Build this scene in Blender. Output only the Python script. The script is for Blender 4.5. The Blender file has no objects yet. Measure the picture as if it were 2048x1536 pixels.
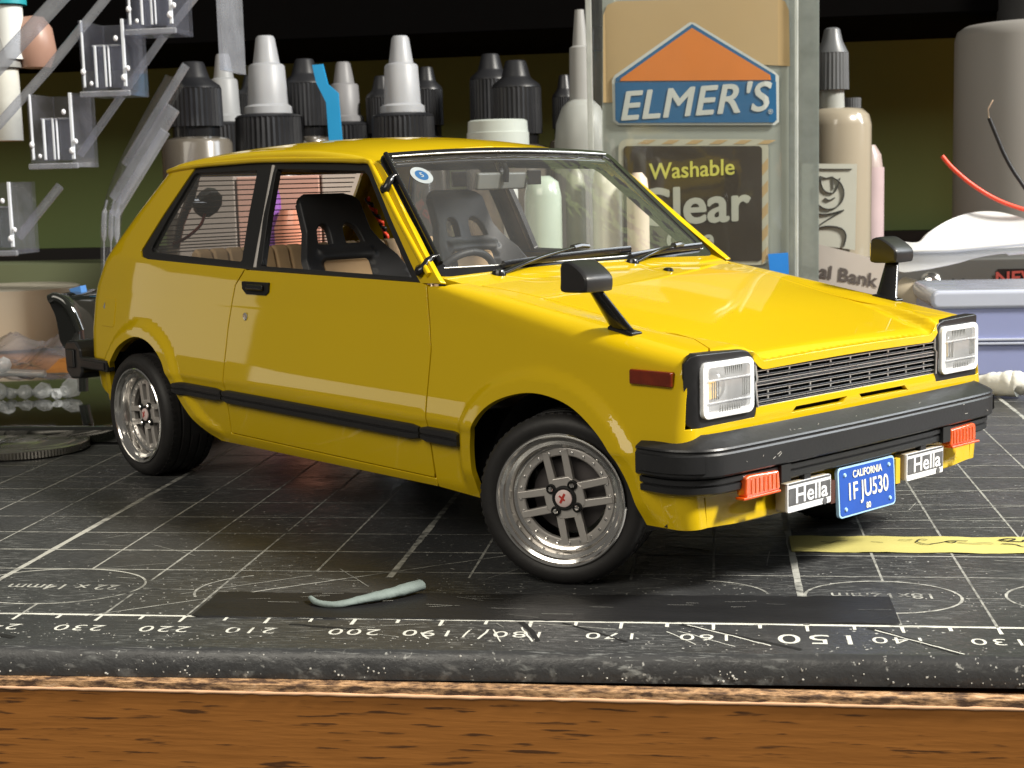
import bpy, math, random
import numpy as np
from mathutils import Matrix, Vector
from mathutils.geometry import delaunay_2d_cdt

random.seed(7); np.random.seed(7)
S = 0.001                      # everything below is written in millimetres
R = math.radians
scene = bpy.context.scene
COL = scene.collection

# ------------------------------------------------------------------ camera
YAW, PITCH, ROLL = -0.138975, -0.135898, -0.026622
CAM = np.array([20.636, -158.324, 48.487]); FPX = 2964.9
def _basis():
    f = np.array([math.sin(YAW)*math.cos(PITCH), math.cos(YAW)*math.cos(PITCH), math.sin(PITCH)])
    r0 = np.array([math.cos(YAW), -math.sin(YAW), 0.0]); u0 = np.cross(r0, f)
    return r0*math.cos(ROLL)+u0*math.sin(ROLL), -r0*math.sin(ROLL)+u0*math.cos(ROLL), f
CR, CU, CF = _basis()
camd = bpy.data.cameras.new('camera'); cam = bpy.data.objects.new('camera', camd); COL.objects.link(cam)
cam.matrix_world = Matrix(((CR[0], CU[0], -CF[0], CAM[0]*S), (CR[1], CU[1], -CF[1], CAM[1]*S), (CR[2], CU[2], -CF[2], CAM[2]*S), (0, 0, 0, 1)))
camd.sensor_width = 36.0; camd.lens = FPX/2048*36.0
camd.clip_start = 0.005; camd.clip_end = 50
camd.dof.use_dof = True; camd.dof.focus_distance = 0.195; camd.dof.aperture_fstop = 150
scene.camera = cam
def PX(u, v, Y):
    """point on the plane Y (mm) that lies behind a place in the photograph"""
    d = CR*(u-1024)/FPX - CU*(v-768)/FPX + CF
    return CAM + d*((Y-CAM[1])/d[1])

# ------------------------------------------------------------------ world and lamps
w = bpy.data.worlds.new('World'); scene.world = w; w.use_nodes = True
w.node_tree.nodes['Background'].inputs[0].default_value = (1.0, 0.95, 0.86, 1)
w.node_tree.nodes['Background'].inputs[1].default_value = 0.11
def area(name, loc, target, sx, sy, power, col):
    l = bpy.data.lights.new(name, 'AREA'); l.shape = 'RECTANGLE'; l.size = sx*S; l.size_y = sy*S
    l.energy = power; l.color = col
    o = bpy.data.objects.new(name, l); COL.objects.link(o)
    o.location = Vector(loc)*S
    o.rotation_euler = (Vector(target)-Vector(loc)).to_track_quat('-Z', 'Y').to_euler()
    return o
# the window to the right of the desk, with low daylight coming through it
area('window_lamp', (950, -160, 830), (20, 50, 20), 190, 190, 34.0, (1.0, 0.95, 0.86))
# the same window's broad soft skylight
area('window_sky_lamp', (700, 420, 420), (-40, 110, 20), 460, 420, 7.5, (0.88, 0.94, 1.0))
# dim room light behind the photographer
area('room_lamp', (-260, -620, 560), (-20, 40, 15), 640, 440, 4.6, (1.0, 0.93, 0.80))
# unseen lamps added at left only to put pale reflections on the car's flank
area('door_reflection_lamp', (-560, 72, 37), (-30, 60, 20), 115, 26, 0.017, (1.0, 0.92, 0.76))
area('quarter_reflection_lamp', (-560, 182, 68), (-70, 75, 28), 96, 34, 0.0125, (1.0, 0.92, 0.76))
scene.view_settings.view_transform = 'Standard'; scene.view_settings.look = 'None'
scene.view_settings.exposure = 0.0; scene.view_settings.gamma = 1.0
scene.render.engine = 'CYCLES'
scene.cycles.use_denoising = True
scene.cycles.max_bounces = 10; scene.cycles.transparent_max_bounces = 24; scene.cycles.transmission_bounces = 10
scene.cycles.caustics_reflective = False; scene.cycles.caustics_refractive = False
scene.cycles.sample_clamp_indirect = 6.0

# ------------------------------------------------------------------ materials
MATS = {}
def nodes_of(m): return m.node_tree.nodes, m.node_tree.links
def mat(name, col, rough=0.5, metal=0.0, coat=0.0, coat_rough=0.03, spec=0.5, trans=0.0, ior=1.45, var=0.06, vscale=180.0,
        bump=0.0, bscale=900.0, rvar=0.08, alpha=1.0, emit=None, sss=0.0, stretch=None):
    if name in MATS: return MATS[name]
    m = bpy.data.materials.new(name); m.use_nodes = True; MATS[name] = m
    n, l = nodes_of(m); b = n['Principled BSDF']
    b.inputs['Metallic'].default_value = metal; b.inputs['Coat Weight'].default_value = coat
    b.inputs['Coat Roughness'].default_value = coat_rough; b.inputs['Specular IOR Level'].default_value = spec
    b.inputs['Transmission Weight'].default_value = trans; b.inputs['IOR'].default_value = ior
    b.inputs['Alpha'].default_value = alpha
    if sss: b.inputs['Subsurface Weight'].default_value = sss; b.inputs['Subsurface Radius'].default_value = (0.002, 0.0015, 0.001)
    if emit: b.inputs['Emission Color'].default_value = (*emit[0], 1); b.inputs['Emission Strength'].default_value = emit[1]
    tc = n.new('ShaderNodeTexCoord'); mp = n.new('ShaderNodeMapping'); l.new(tc.outputs['Object'], mp.inputs['Vector'])
    if stretch: mp.inputs['Scale'].default_value = stretch
    no = n.new('ShaderNodeTexNoise'); no.inputs['Scale'].default_value = vscale; no.inputs['Detail'].default_value = 5
    l.new(mp.outputs[0], no.inputs['Vector'])
    mx = n.new('ShaderNodeMix'); mx.data_type = 'RGBA'
    mx.inputs['A'].default_value = (*[max(0, c*(1-var)) for c in col], 1); mx.inputs['B'].default_value = (*[min(1, c*(1+var)) for c in col], 1)
    l.new(no.outputs['Fac'], mx.inputs['Factor']); l.new(mx.outputs['Result'], b.inputs['Base Color'])
    mr = n.new('ShaderNodeMapRange'); mr.inputs['To Min'].default_value = max(0, rough-rvar); mr.inputs['To Max'].default_value = min(1, rough+rvar)
    l.new(no.outputs['Fac'], mr.inputs['Value']); l.new(mr.outputs[0], b.inputs['Roughness'])
    if bump:
        n2 = n.new('ShaderNodeTexNoise'); n2.inputs['Scale'].default_value = bscale; n2.inputs['Detail'].default_value = 4
        l.new(mp.outputs[0], n2.inputs['Vector'])
        bp = n.new('ShaderNodeBump'); bp.inputs['Strength'].default_value = bump; bp.inputs['Distance'].default_value = 0.0002
        l.new(n2.outputs['Fac'], bp.inputs['Height']); l.new(bp.outputs[0], b.inputs['Normal'])
    return m
def clear_mat(name, tint, opac=0.12, rough=0.06, body=(0.8, 0.82, 0.85), bump=0.0, bscale=120.0, thru=0.5, refl=0.045):
    """thin clear plastic: lets light straight through, reflects at its faces, a little milky"""
    if name in MATS: return MATS[name]
    m = bpy.data.materials.new(name); m.use_nodes = True; MATS[name] = m
    n, l = nodes_of(m); n.remove(n['Principled BSDF']); out = n['Material Output']
    tr = n.new('ShaderNodeBsdfTransparent'); tr.inputs[0].default_value = (*tint, 1)
    gl = n.new('ShaderNodeBsdfGlossy'); gl.inputs['Roughness'].default_value = rough
    df = n.new('ShaderNodeBsdfDiffuse'); df.inputs[0].default_value = (*body, 1)
    tl = n.new('ShaderNodeBsdfTranslucent'); tl.inputs[0].default_value = (*body, 1)
    m0 = n.new('ShaderNodeMixShader'); m0.inputs[0].default_value = thru; l.new(df.outputs[0], m0.inputs[1]); l.new(tl.outputs[0], m0.inputs[2])
    m1 = n.new('ShaderNodeMixShader'); l.new(tr.outputs[0], m1.inputs[1]); l.new(m0.outputs[0], m1.inputs[2])
    tc = n.new('ShaderNodeTexCoord'); no = n.new('ShaderNodeTexNoise'); no.inputs['Scale'].default_value = 160; no.inputs['Detail'].default_value = 6
    l.new(tc.outputs['Object'], no.inputs['Vector'])
    mr = n.new('ShaderNodeMapRange'); mr.inputs['To Min'].default_value = opac*0.5; mr.inputs['To Max'].default_value = min(1, opac*1.5)
    l.new(no.outputs['Fac'], mr.inputs['Value']); l.new(mr.outputs[0], m1.inputs[0])
    ge = n.new('ShaderNodeNewGeometry'); dt = n.new('ShaderNodeVectorMath'); dt.operation = 'DOT_PRODUCT'
    l.new(ge.outputs['Normal'], dt.inputs[0]); l.new(ge.outputs['Incoming'], dt.inputs[1])
    ab = n.new('ShaderNodeMath'); ab.operation = 'ABSOLUTE'; l.new(dt.outputs['Value'], ab.inputs[0])
    om = n.new('ShaderNodeMath'); om.operation = 'SUBTRACT'; om.inputs[0].default_value = 1.0; l.new(ab.outputs[0], om.inputs[1])
    pw = n.new('ShaderNodeMath'); pw.operation = 'POWER'; pw.inputs[1].default_value = 4.5; l.new(om.outputs[0], pw.inputs[0])
    fr = n.new('ShaderNodeMapRange'); fr.inputs['To Min'].default_value = refl; fr.inputs['To Max'].default_value = .75; l.new(pw.outputs[0], fr.inputs['Value'])
    m2 = n.new('ShaderNodeMixShader'); l.new(fr.outputs[0], m2.inputs[0]); l.new(m1.outputs[0], m2.inputs[1]); l.new(gl.outputs[0], m2.inputs[2])
    if bump:
        n2 = n.new('ShaderNodeTexNoise'); n2.inputs['Scale'].default_value = bscale; l.new(tc.outputs['Object'], n2.inputs['Vector'])
        bp = n.new('ShaderNodeBump'); bp.inputs['Strength'].default_value = bump; bp.inputs['Distance'].default_value = 0.001
        l.new(n2.outputs['Fac'], bp.inputs['Height']); l.new(bp.outputs[0], gl.inputs['Normal'])
    l.new(m2.outputs[0], out.inputs['Surface'])
    return m

PAINT = mat('yellow_car_paint', (0.62, 0.425, 0.003), rough=0.45, spec=0.12, coat=0.85, coat_rough=0.03, var=0.025, vscale=60, bump=0.16, bscale=130)
TRIM = mat('satin_black_trim', (0.016, 0.016, 0.017), rough=0.38, var=0.15, bump=0.05, bscale=2500)
GLOSSB = mat('gloss_black_plastic', (0.009, 0.009, 0.010), rough=0.22, coat=0.25, var=0.1)
BUMPER = mat('bumper_black_plastic', (0.019, 0.0195, 0.021), rough=0.34, var=0.15, bump=0.08, bscale=1800)
RUBBER = mat('tyre_rubber', (0.017, 0.016, 0.016), rough=0.55, var=0.3, vscale=400, bump=0.15, bscale=1500)
CHROME = mat('polished_rim', (0.90, 0.88, 0.85), rough=0.14, metal=1.0, var=0.06, rvar=0.05)
SPOKE = mat('dull_spoke_metal', (0.56, 0.53, 0.50), rough=0.33, metal=0.55, var=0.1)
DARKIN = mat('dark_recess', (0.01, 0.01, 0.01), rough=0.7)
SILVER = mat('silver_trim_line', (0.72, 0.72, 0.70), rough=0.28, metal=0.85)
REFLECT = mat('silver_reflector', (0.62, 0.63, 0.64), rough=0.35, metal=0.4, var=0.04)
LENS = clear_mat('headlight_lens_plastic', (0.97, 0.98, 1.0), opac=0.30, rough=0.10, body=(0.96, 0.97, 0.98), thru=0.1)
GLASS = clear_mat('clear_windscreen_plastic', (0.96, 0.965, 0.965), opac=0.07, rough=0.03, body=(0.8, 0.8, 0.78), bump=0.35, bscale=200, refl=0.12)
AMBER = mat('orange_lens_plastic', (0.95, 0.11, 0.008), rough=0.22, trans=0.25, coat=0.6, var=0.25, vscale=700, bump=0.5, bscale=1200)
DARKAMB = mat('dark_red_lens_plastic', (0.16, 0.018, 0.004), rough=0.15, coat=0.8, var=0.5, vscale=600, bump=0.3, bscale=900)
LENS_REFL = mat('amber_lens_reflection', (0.95, 0.55, 0.04), rough=0.4)
TAN = mat('tan_upholstery', (0.50, 0.34, 0.19), rough=0.75, var=0.12, bump=0.2, bscale=1500)
SEATB = mat('seat_shell_black', (0.020, 0.021, 0.024), rough=0.52, var=0.12, bump=0.06, bscale=1800)

# ------------------------------------------------------------------ mesh helpers
ORG = {}
def thing(name, label, cat, loc=(0, 0, 0), group=None, rotz=0.0):
    o = bpy.data.objects.new(name, None); COL.objects.link(o); o.empty_display_size = 0.01
    o.location = Vector(loc)*S; o.rotation_euler = (0, 0, rotz)
    o['label'] = label; o['category'] = cat
    if group: o['group'] = group
    ORG[o.name] = np.array(loc, float) if rotz == 0 else np.zeros(3)
    return o
def org(o):
    while o is not None:
        if o.name in ORG: return ORG[o.name]
        o = o.parent
    return np.zeros(3)
def tag(o, label=None, cat=None, group=None, kind=None):
    if label: o['label'] = label
    if cat: o['category'] = cat
    if group: o['group'] = group
    if kind: o['kind'] = kind
    return o
def put(name, V, F, m, parent=None, smooth=35, bevel=0.0, bseg=2, normals=None, flat=False):
    me = bpy.data.meshes.new(name)
    V = (np.asarray(V, float)-org(parent))*S
    me.from_pydata(V.tolist(), [], [list(map(int, f)) for f in F]); me.validate(verbose=False); me.update()
    for mm in (m if isinstance(m, (list, tuple)) else [m]): me.materials.append(mm)
    o = bpy.data.objects.new(name, me); COL.objects.link(o)
    if parent is not None: o.parent = parent
    if not flat:
        me.polygons.foreach_set('use_smooth', [True]*len(me.polygons))
        if normals is not None: me.normals_split_custom_set_from_vertices([tuple(x) for x in normals])
        elif smooth < 180: me.set_sharp_from_angle(angle=R(smooth))
    if bevel:
        b = o.modifiers.new('bevel', 'BEVEL'); b.width = bevel*S; b.segments = bseg; b.limit_method = 'ANGLE'; b.angle_limit = R(38)
        b.harden_normals = True
    return o
def rot(ax, deg):
    a = R(deg); c, s = math.cos(a), math.sin(a)
    return {'x': np.array([[1, 0, 0], [0, c, -s], [0, s, c]]), 'y': np.array([[c, 0, s], [0, 1, 0], [-s, 0, c]]), 'z': np.array([[c, -s, 0], [s, c, 0], [0, 0, 1]])}[ax]
class MB:
    def __init__(s): s.V = []; s.F = []
    def add(s, V, F, M=None, T=None):
        V = np.asarray(V, float)
        if M is not None: V = V@np.asarray(M).T
        if T is not None: V = V+np.asarray(T, float)
        n = len(s.V); s.V.extend(V.tolist()); s.F.extend([[i+n for i in f] for f in F]); return s
    def box(s, c, d, M=None):
        x, y, z = d[0]/2, d[1]/2, d[2]/2
        V = [(-x, -y, -z), (x, -y, -z), (x, y, -z), (-x, y, -z), (-x, -y, z), (x, -y, z), (x, y, z), (-x, y, z)]
        return s.add(V, [(0, 3, 2, 1), (4, 5, 6, 7), (0, 1, 5, 4), (1, 2, 6, 5), (2, 3, 7, 6), (3, 0, 4, 7)], M, c)
    def lathe(s, prof, n=48, M=None, T=None, closed=False, caps=(False, False), a0=0, a1=360):
        full = (a1-a0) >= 360; k = n if full else n+1
        ang = [R(a0+(a1-a0)*i/n) for i in range(k)]
        V = [(r*math.cos(a), r*math.sin(a), z) for (r, z) in prof for a in ang]; F = []
        m = len(prof)
        for j in range(m if closed else m-1):
            for i in range(n):
                i2 = (i+1) % k; j2 = (j+1) % m
                F.append((j*k+i, j*k+i2, j2*k+i2, j2*k+i))
        if caps[0]: F.append(tuple(range(k))[::-1])
        if caps[1]: F.append(tuple((m-1)*k+i for i in range(k)))
        return s.add(V, F, M, T)
    def tube(s, path, r, n=10, caps=True, flat=1.0):
        P = np.asarray(path, float); m = len(P); rr = np.full(m, r) if np.isscalar(r) else np.asarray(r, float)
        t = np.gradient(P, axis=0); t /= np.linalg.norm(t, axis=1)[:, None]+1e-12
        up = np.array([0, 0, 1.0]) if abs(t[0][2]) < 0.9 else np.array([1.0, 0, 0])
        V = []
        for i in range(m):
            a = np.cross(t[i], up); a /= np.linalg.norm(a)+1e-12; b = np.cross(a, t[i])
            if i: 
                pass
            up = b
            for k in range(n):
                an = 2*math.pi*k/n; V.append(P[i]+rr[i]*(math.cos(an)*a+flat*math.sin(an)*b))
        F = [(i*n+k, i*n+(k+1) % n, (i+1)*n+(k+1) % n, (i+1)*n+k) for i in range(m-1) for k in range(n)]
        if caps: F.append(tuple(range(n))[::-1]); F.append(tuple((m-1)*n+k for k in range(n)))
        return s.add(V, F)
    def prism(s, poly, h0, h1, M=None, T=None):
        n = len(poly); V = [(x, y, h0) for x, y in poly]+[(x, y, h1) for x, y in poly]
        F = [tuple(range(n))[::-1], tuple(range(n, 2*n))]+[(i, (i+1) % n, n+(i+1) % n, n+i) for i in range(n)]
        return s.add(V, F, M, T)
    def sweep(s, rings, closed_ring=True, caps=True, closed_path=False):
        m, n = len(rings), len(rings[0]); V = [p for r_ in rings for p in r_]
        F = []
        for i in range(m if closed_path else m-1):
            for k in range(n if closed_ring else n-1):
                i2 = (i+1) % m; F.append((i*n+k, i*n+(k+1) % n, i2*n+(k+1) % n, i2*n+k))
        if caps and not closed_path: F.append(tuple(range(n))[::-1]); F.append(tuple((m-1)*n+k for k in range(n)))
        return s.add(V, F)
    def obj(s, name, m, parent=None, **k): return put(name, s.V, s.F, m, parent, **k)

def rrect(x0, y0, x1, y1, r, n=5):
    out = []
    for cx, cy, a0 in ((x1-r, y0+r, -90), (x1-r, y1-r, 0), (x0+r, y1-r, 90), (x0+r, y0+r, 180)):
        for i in range(n+1):
            a = R(a0+90*i/n); out.append((cx+r*math.cos(a), cy+r*math.sin(a)))
    return out
def catmull(P, k=8, closed=False):
    P = np.asarray(P, float); n = len(P); out = []
    for i in range(n if closed else n-1):
        p0 = P[(i-1) % n] if closed or i > 0 else 2*P[0]-P[1]
        p1 = P[i]; p2 = P[(i+1) % n]
        p3 = P[(i+2) % n] if closed or i+2 < n else 2*P[-1]-P[-2]
        for j in range(k):
            t = j/k
            out.append(0.5*((2*p1)+(-p0+p2)*t+(2*p0-5*p1+4*p2-p3)*t*t+(-p0+3*p1-3*p2+p3)*t**3))
    if not closed: out.append(P[-1])
    return np.array(out)
def densify(L, sp):
    L = np.asarray(L, float); out = []
    for i in range(len(L)):
        a, b = L[i], L[(i+1) % len(L)]; d = np.linalg.norm(b-a)
        if d < 1e-6: continue
        k = max(1, int(round(d/sp)))
        for j in range(k): out.append(a+(b-a)*j/k)
    return np.array(out)
def inside(P, L):
    x, y = P[:, 0], P[:, 1]; c = np.zeros(len(P), bool); n = len(L)
    for i in range(n):
        x1, y1 = L[i]; x2, y2 = L[(i+1) % n]
        if y1 == y2: continue
        k = ((y1 > y) != (y2 > y)) & (x < (x2-x1)*(y-y1)/(y2-y1)+x1)
        c ^= k
    return c
def segdist(P, L, cap=400):
    out = np.full(len(P), 1e9)
    A = L; B = np.roll(L, -1, axis=0); D = B-A; dd = (D**2).sum(1)+1e-12
    for i in range(0, len(P), cap):
        q = P[i:i+cap][:, None, :]-A[None]
        t = np.clip((q*D[None]).sum(2)/dd, 0, 1)
        out[i:i+cap] = np.sqrt(((q-t[..., None]*D[None])**2).sum(2)).min(1)
    return out
def patch(name, loop, holes, fmap, m, parent, sp=1.0, bsp=0.5, sign=1, lip=0.6, off=0.0, rnd=0.10):
    """a panel: outline and holes drawn in the surface's own two coordinates, mapped onto the surface, with a rolled edge"""
    loops = [densify(loop, bsp)]+[densify(h, bsp) for h in holes]
    B = np.concatenate(loops); lo, hi = B.min(0), B.max(0)
    gx, gy = np.meshgrid(np.arange(lo[0]+sp*.5, hi[0], sp), np.arange(lo[1]+sp*.43, hi[1], sp))
    gx = gx+(np.arange(gx.shape[0]) % 2)[:, None]*sp*.5
    G = np.stack([gx.ravel(), gy.ravel()], 1)
    ok = inside(G, loops[0])
    for h in loops[1:]: ok &= ~inside(G, h)
    G = G[ok]
    if len(G):
        d = np.min([segdist(G, L) for L in loops], axis=0); G = G[d > 0.4*min(sp, bsp)+0.05]
    pts = np.concatenate([B, G]); E = []; st = 0; rings = []
    for L in loops:
        n = len(L); E += [(st+i, st+(i+1) % n) for i in range(n)]; rings.append((st, n)); st += n
    cen = pts.mean(0)
    vo, eo, fo, ov, oe, of = delaunay_2d_cdt([Vector(q-cen) for q in pts], E, [], 0, 1e-7)
    VO = np.array([(q.x, q.y) for q in vo])+cen
    F = np.array([list(f) for f in fo]); c3 = VO[F].mean(1)
    ok = inside(c3, loops[0])
    for h in loops[1:]: ok &= ~inside(c3, h)
    F = F[ok]
    e = 0.02
    def D(Q):
        p = fmap(Q[:, 0], Q[:, 1])
        a = fmap(Q[:, 0]+e, Q[:, 1])-fmap(Q[:, 0]-e, Q[:, 1]); b = fmap(Q[:, 0], Q[:, 1]+e)-fmap(Q[:, 0], Q[:, 1]-e)
        a /= 2*e; b /= 2*e
        nn = np.cross(a, b)*sign; nn /= np.linalg.norm(nn, axis=1)[:, None]+1e-12
        return p, nn, a, b
    P, N, A, Bv = D(VO); P = P+N*off
    tri = P[F]; fn = np.cross(tri[:, 1]-tri[:, 0], tri[:, 2]-tri[:, 0])
    if (fn*N[F].mean(1)).sum() < 0: F = F[:, ::-1]
    V = list(P); NN = list(N); FF = F.tolist()
    if lip:
        inv = {}
        for newi, olds in enumerate(ov):
            for q in olds: inv[q] = newi
        for li, (st, n) in enumerate(rings):
            L = loops[li]; idx = [inv[st+i] for i in range(n)]
            t = np.roll(L, -1, axis=0)-np.roll(L, 1, axis=0); o2 = np.stack([t[:, 1], -t[:, 0]], 1)
            o2 /= np.linalg.norm(o2, axis=1)[:, None]+1e-12
            area2 = (L[:, 0]*np.roll(L[:, 1], -1)-np.roll(L[:, 0], -1)*L[:, 1]).sum()
            if area2 < 0: o2 = -o2
            if li > 0: o2 = -o2
            o3 = A[idx]*o2[:, :1]+Bv[idx]*o2[:, 1:]; nb = N[idx]
            o3 -= nb*(o3*nb).sum(1)[:, None]; o3 /= np.linalg.norm(o3, axis=1)[:, None]+1e-12
            base = len(V); r1 = P[idx]+o3*rnd*.7-nb*rnd; r2 = P[idx]+o3*rnd*.7-nb*lip
            V += list(r1)+list(r2); NN += list(o3)+list(o3)
            flip = (area2 < 0) ^ (li > 0) ^ False
            for i in range(n):
                j = (i+1) % n
                for q in ((idx[i], idx[j], base+j, base+i), (base+i, base+j, base+n+j, base+n+i)):
                    q = list(q); vv = [np.asarray(V[k]) for k in q]; nf = np.cross(vv[1]-vv[0], vv[2]-vv[0])+np.cross(vv[2]-vv[0], vv[3]-vv[0])
                    if nf@(o3[i]+nb[i]*.3) < 0: q = q[::-1]
                    FF.append(q)
    return put(name, V, FF, m, parent, normals=NN)

def text_obj(name, body, size, origin, ux, uy, m, parent, extrude=0.02, bold=0.0, shear=0.0, align='CENTER', xs=1.0, sp=1.0, thick=0.0):
    c = bpy.data.curves.new(name, 'FONT'); c.body = body; c.size = size; c.align_x = align; c.align_y = 'CENTER'
    c.offset = bold; c.shear = shear; c.extrude = extrude; c.space_character = sp; c.resolution_u = 4
    t = bpy.data.objects.new(name, c); COL.objects.link(t)
    bpy.context.view_layer.update()
    me = bpy.data.meshes.new_from_object(t.evaluated_get(bpy.context.evaluated_depsgraph_get()))
    V = np.array([v.co[:] for v in me.vertices]); F = [list(p.vertices) for p in me.polygons]
    bpy.data.objects.remove(t); bpy.data.curves.remove(c); bpy.data.meshes.remove(me)
    ux = np.array(ux, float); ux /= np.linalg.norm(ux); uy = np.array(uy, float); uy /= np.linalg.norm(uy); un = np.cross(ux, uy)
    W0_ = np.asarray(origin)+V[:, :1]*xs*ux+V[:, 1:2]*uy+V[:, 2:]*un
    if not thick: return put(name, W0_, F, m, parent, smooth=20)
    b_ = MB()
    for k_, (a_, c_) in enumerate(((0, 0), (1, 0), (-1, 0), (0, .8), (0, -.8), (.7, .6), (-.7, -.6), (.7, -.6), (-.7, .6))): b_.add(W0_+ux*thick*a_+uy*thick*c_+un*.004*k_, F)
    return b_.obj(name, m, parent, smooth=20)

# ------------------------------------------------------------------ the model car (its own axes: x forward, y to its left, z up)
THETA = 0.704722
car = thing('model_car', 'yellow two-door hatchback scale model car with black trim on the cutting mat', 'model car', (0, 0, 0))
car.location = Vector((-15.131, 70.0, 0))*S; car.rotation_euler = (0, 0, -THETA); ORG[car.name] = np.zeros(3)

_zt = [0, 8.0, 8.6, 9.7, 10.0, 14.5, 17.6, 18.3, 18.9, 21.3, 22.0, 26.0, 29.8, 30.6, 34.0, 36.5, 44, 51, 53, 56]
_yt = [29.0, 29.5, 29.9, 30.35, 30.45, 31.1, 31.6, 31.95, 31.85, 31.53, 31.40, 30.72, 30.10, 29.95, 29.50, 29.1, 26.5, 23.7, 22.6, 21.0]
_zf = np.arange(-3, 60, 0.05); _yf = np.interp(_zf, _zt, _yt)
_k = np.exp(-0.5*(np.arange(-30, 31)*0.05/0.32)**2); _k /= _k.sum()
_yf = np.convolve(np.pad(_yf, 30, mode='edge'), _k, mode='valid')
ARCH_F = catmull([(33.0, 7.6), (32.9, 12.8), (33.7, 16.8), (35.5, 19.7), (38.9, 21.9), (44, 23.2), (48.8, 23.0), (53, 21.7), (57.3, 18.8), (60.1, 15.1), (61.5, 11.1), (62.0, 9.4)], 5)
ARCH_R = catmull([(-65.9, 11.2), (-65.7, 15), (-65.0, 17.2), (-63.4, 19.6), (-60.5, 22.2), (-55.2, 24.0), (-49.7, 23.4), (-44.9, 20.7), (-42.2, 16.7), (-39.4, 13.2), (-35.2, 9.9), (-31.5, 8.45)], 5)
REAR = np.array([(-75.0, 15.5), (-75.2, 19), (-76.0, 22.2), (-76.6, 24), (-76.8, 29), (-76.4, 31.7), (-73.2, 36.6), (-68.7, 40.7), (-61.8, 47.1), (-56.2, 52.4)])
def smooth01(t): t = np.clip(t, 0, 1); return t*t*(3-2*t)
def Yside(x, z):
    y = np.interp(z+0.011*(x+5), _zf, _yf)
    y = y-0.8*np.clip((x-50)/18, 0, 1.2)**2-1.3*np.clip((-46-x)/30, 0, 1.2)**2
    xe = np.interp(z, REAR[:, 1], REAR[:, 0]); uu = np.clip((xe+5.0-x)/5.0, 0, 1.0)
    y = y-2.6*(1-np.sqrt(np.clip(1-uu**2*0.96, 0, 1)))
    P = np.stack([x, z], 1)
    d = np.full(len(x), 1e9); lo = z < 29
    if lo.any():
        Q = P[lo]; dd = []
        for A in (ARCH_F, ARCH_R):
            B = A[1:]-A[:-1]; bb = (B**2).sum(1)
            q = Q[:, None]-A[None, :-1]; t = np.clip((q*B).sum(2)/bb, 0, 1)
            dd.append(np.sqrt(((q-t[..., None]*B)**2).sum(2)).min(1))
        d[lo] = np.min(dd, axis=0)
    fl = 0.75*(1-smooth01((d-1.5)/1.6))
    fl *= smooth01((z-8.8)/3.5)
    return y+fl
def smt(xs, ys, sig=3.0):
    g = np.arange(xs[0]-20, xs[-1]+20, .25); a = (ys[1]-ys[0])/(xs[1]-xs[0]); b_ = (ys[-1]-ys[-2])/(xs[-1]-xs[-2])
    v = np.where(g < xs[0], ys[0]+a*(g-xs[0]), np.where(g > xs[-1], ys[-1]+b_*(g-xs[-1]), np.interp(g, xs, ys)))
    h = int(4*sig/.25); k = np.exp(-.5*(np.arange(-h, h+1)*.25/sig)**2); k /= k.sum()
    v2 = np.convolve(np.pad(v, h, mode='reflect', reflect_type='odd'), k, mode='valid')
    return lambda x: np.interp(x, g, v2)
zrail = smt([-62, -54, -45, -27, 0, 4, 10], [51.8, 52.8, 53.3, 53.6, 53.0, 52.75, 52.2], 2.0)
ztop = smt([-60, -54, -45, -30, -15, -3, 2.6, 6], [53.6, 54.9, 55.7, 56.2, 56.0, 55.0, 54.0, 53.2], 3.0)
def Rf(x, y): return ztop(x)-1.75*(np.abs(y)/20.6)**2.2
RL, RT = 2.6, 20.8
def zs_g(x): return zrail(x)-1.1
def soften(f, zsf, wid=0.8):
    def g(x, s):
        zs = zsf(np.minimum(x, 66.0)); w_ = smooth01((s-(zs-1.8))/1.0)*wid; out = 0
        for d in (-1, -.67, -.33, 0, .33, .67, 1): out = out+f(x, s+d*w_)
        return out/7
    return g
def Gmap(sd):
    def f(x, s):
        zs = zs_g(x); zz = np.minimum(s, zs); ys = Yside(x, zz)
        a = np.clip((s-zs)/RL, 0, 1)*math.pi/2; top = np.clip(s-zs-RL, 0, None)
        yt = RT-top
        y = np.where(s <= zs, ys, np.where(top > 0, yt, ys-(ys-RT)*(1-np.cos(a))))
        z = np.where(s <= zs, s, np.where(top > 0, Rf(x, yt), zs+(Rf(x, RT)-zs)*np.sin(a)))
        return np.stack([x, sd*y, z], 1)
    return soften(f, zs_g, 0.5)
_hx = [20, 26, 35, 45, 55, 62, 66, 69]; _hz = [36.3, 35.5, 34.2, 32.6, 30.95, 29.8, 29.2, 28.7]
_hs = smt(_hx, _hz, 3.0); _ycs = smt([30, 36, 47.7, 57, 64.5, 69], [28, 26.5, 24.2, 21.6, 19.4, 17.6], 2.0); _hst = smt([20, 36, 50, 69.5], [0, 0, .5, 1.35], 2.0)
def Hd(x, y):
    b = _hs(x)+0.5*(1-(y/26)**2)
    yc = _ycs(x); hs = _hst(x)
    b = b-hs*(1-smooth01((np.abs(y)-yc+1.0)/2.0))
    return b-0.35*np.clip((x-66.0)/2.0, 0, 2)**2
FT = 27.0
_rol = smt([20, 23, 40, 68], [.9, .9, 2.6, 2.4], 3.0)
def zs_f(x): return Hd(x, np.full_like(x, FT))-_rol(x)
FL = 4.2
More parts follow.
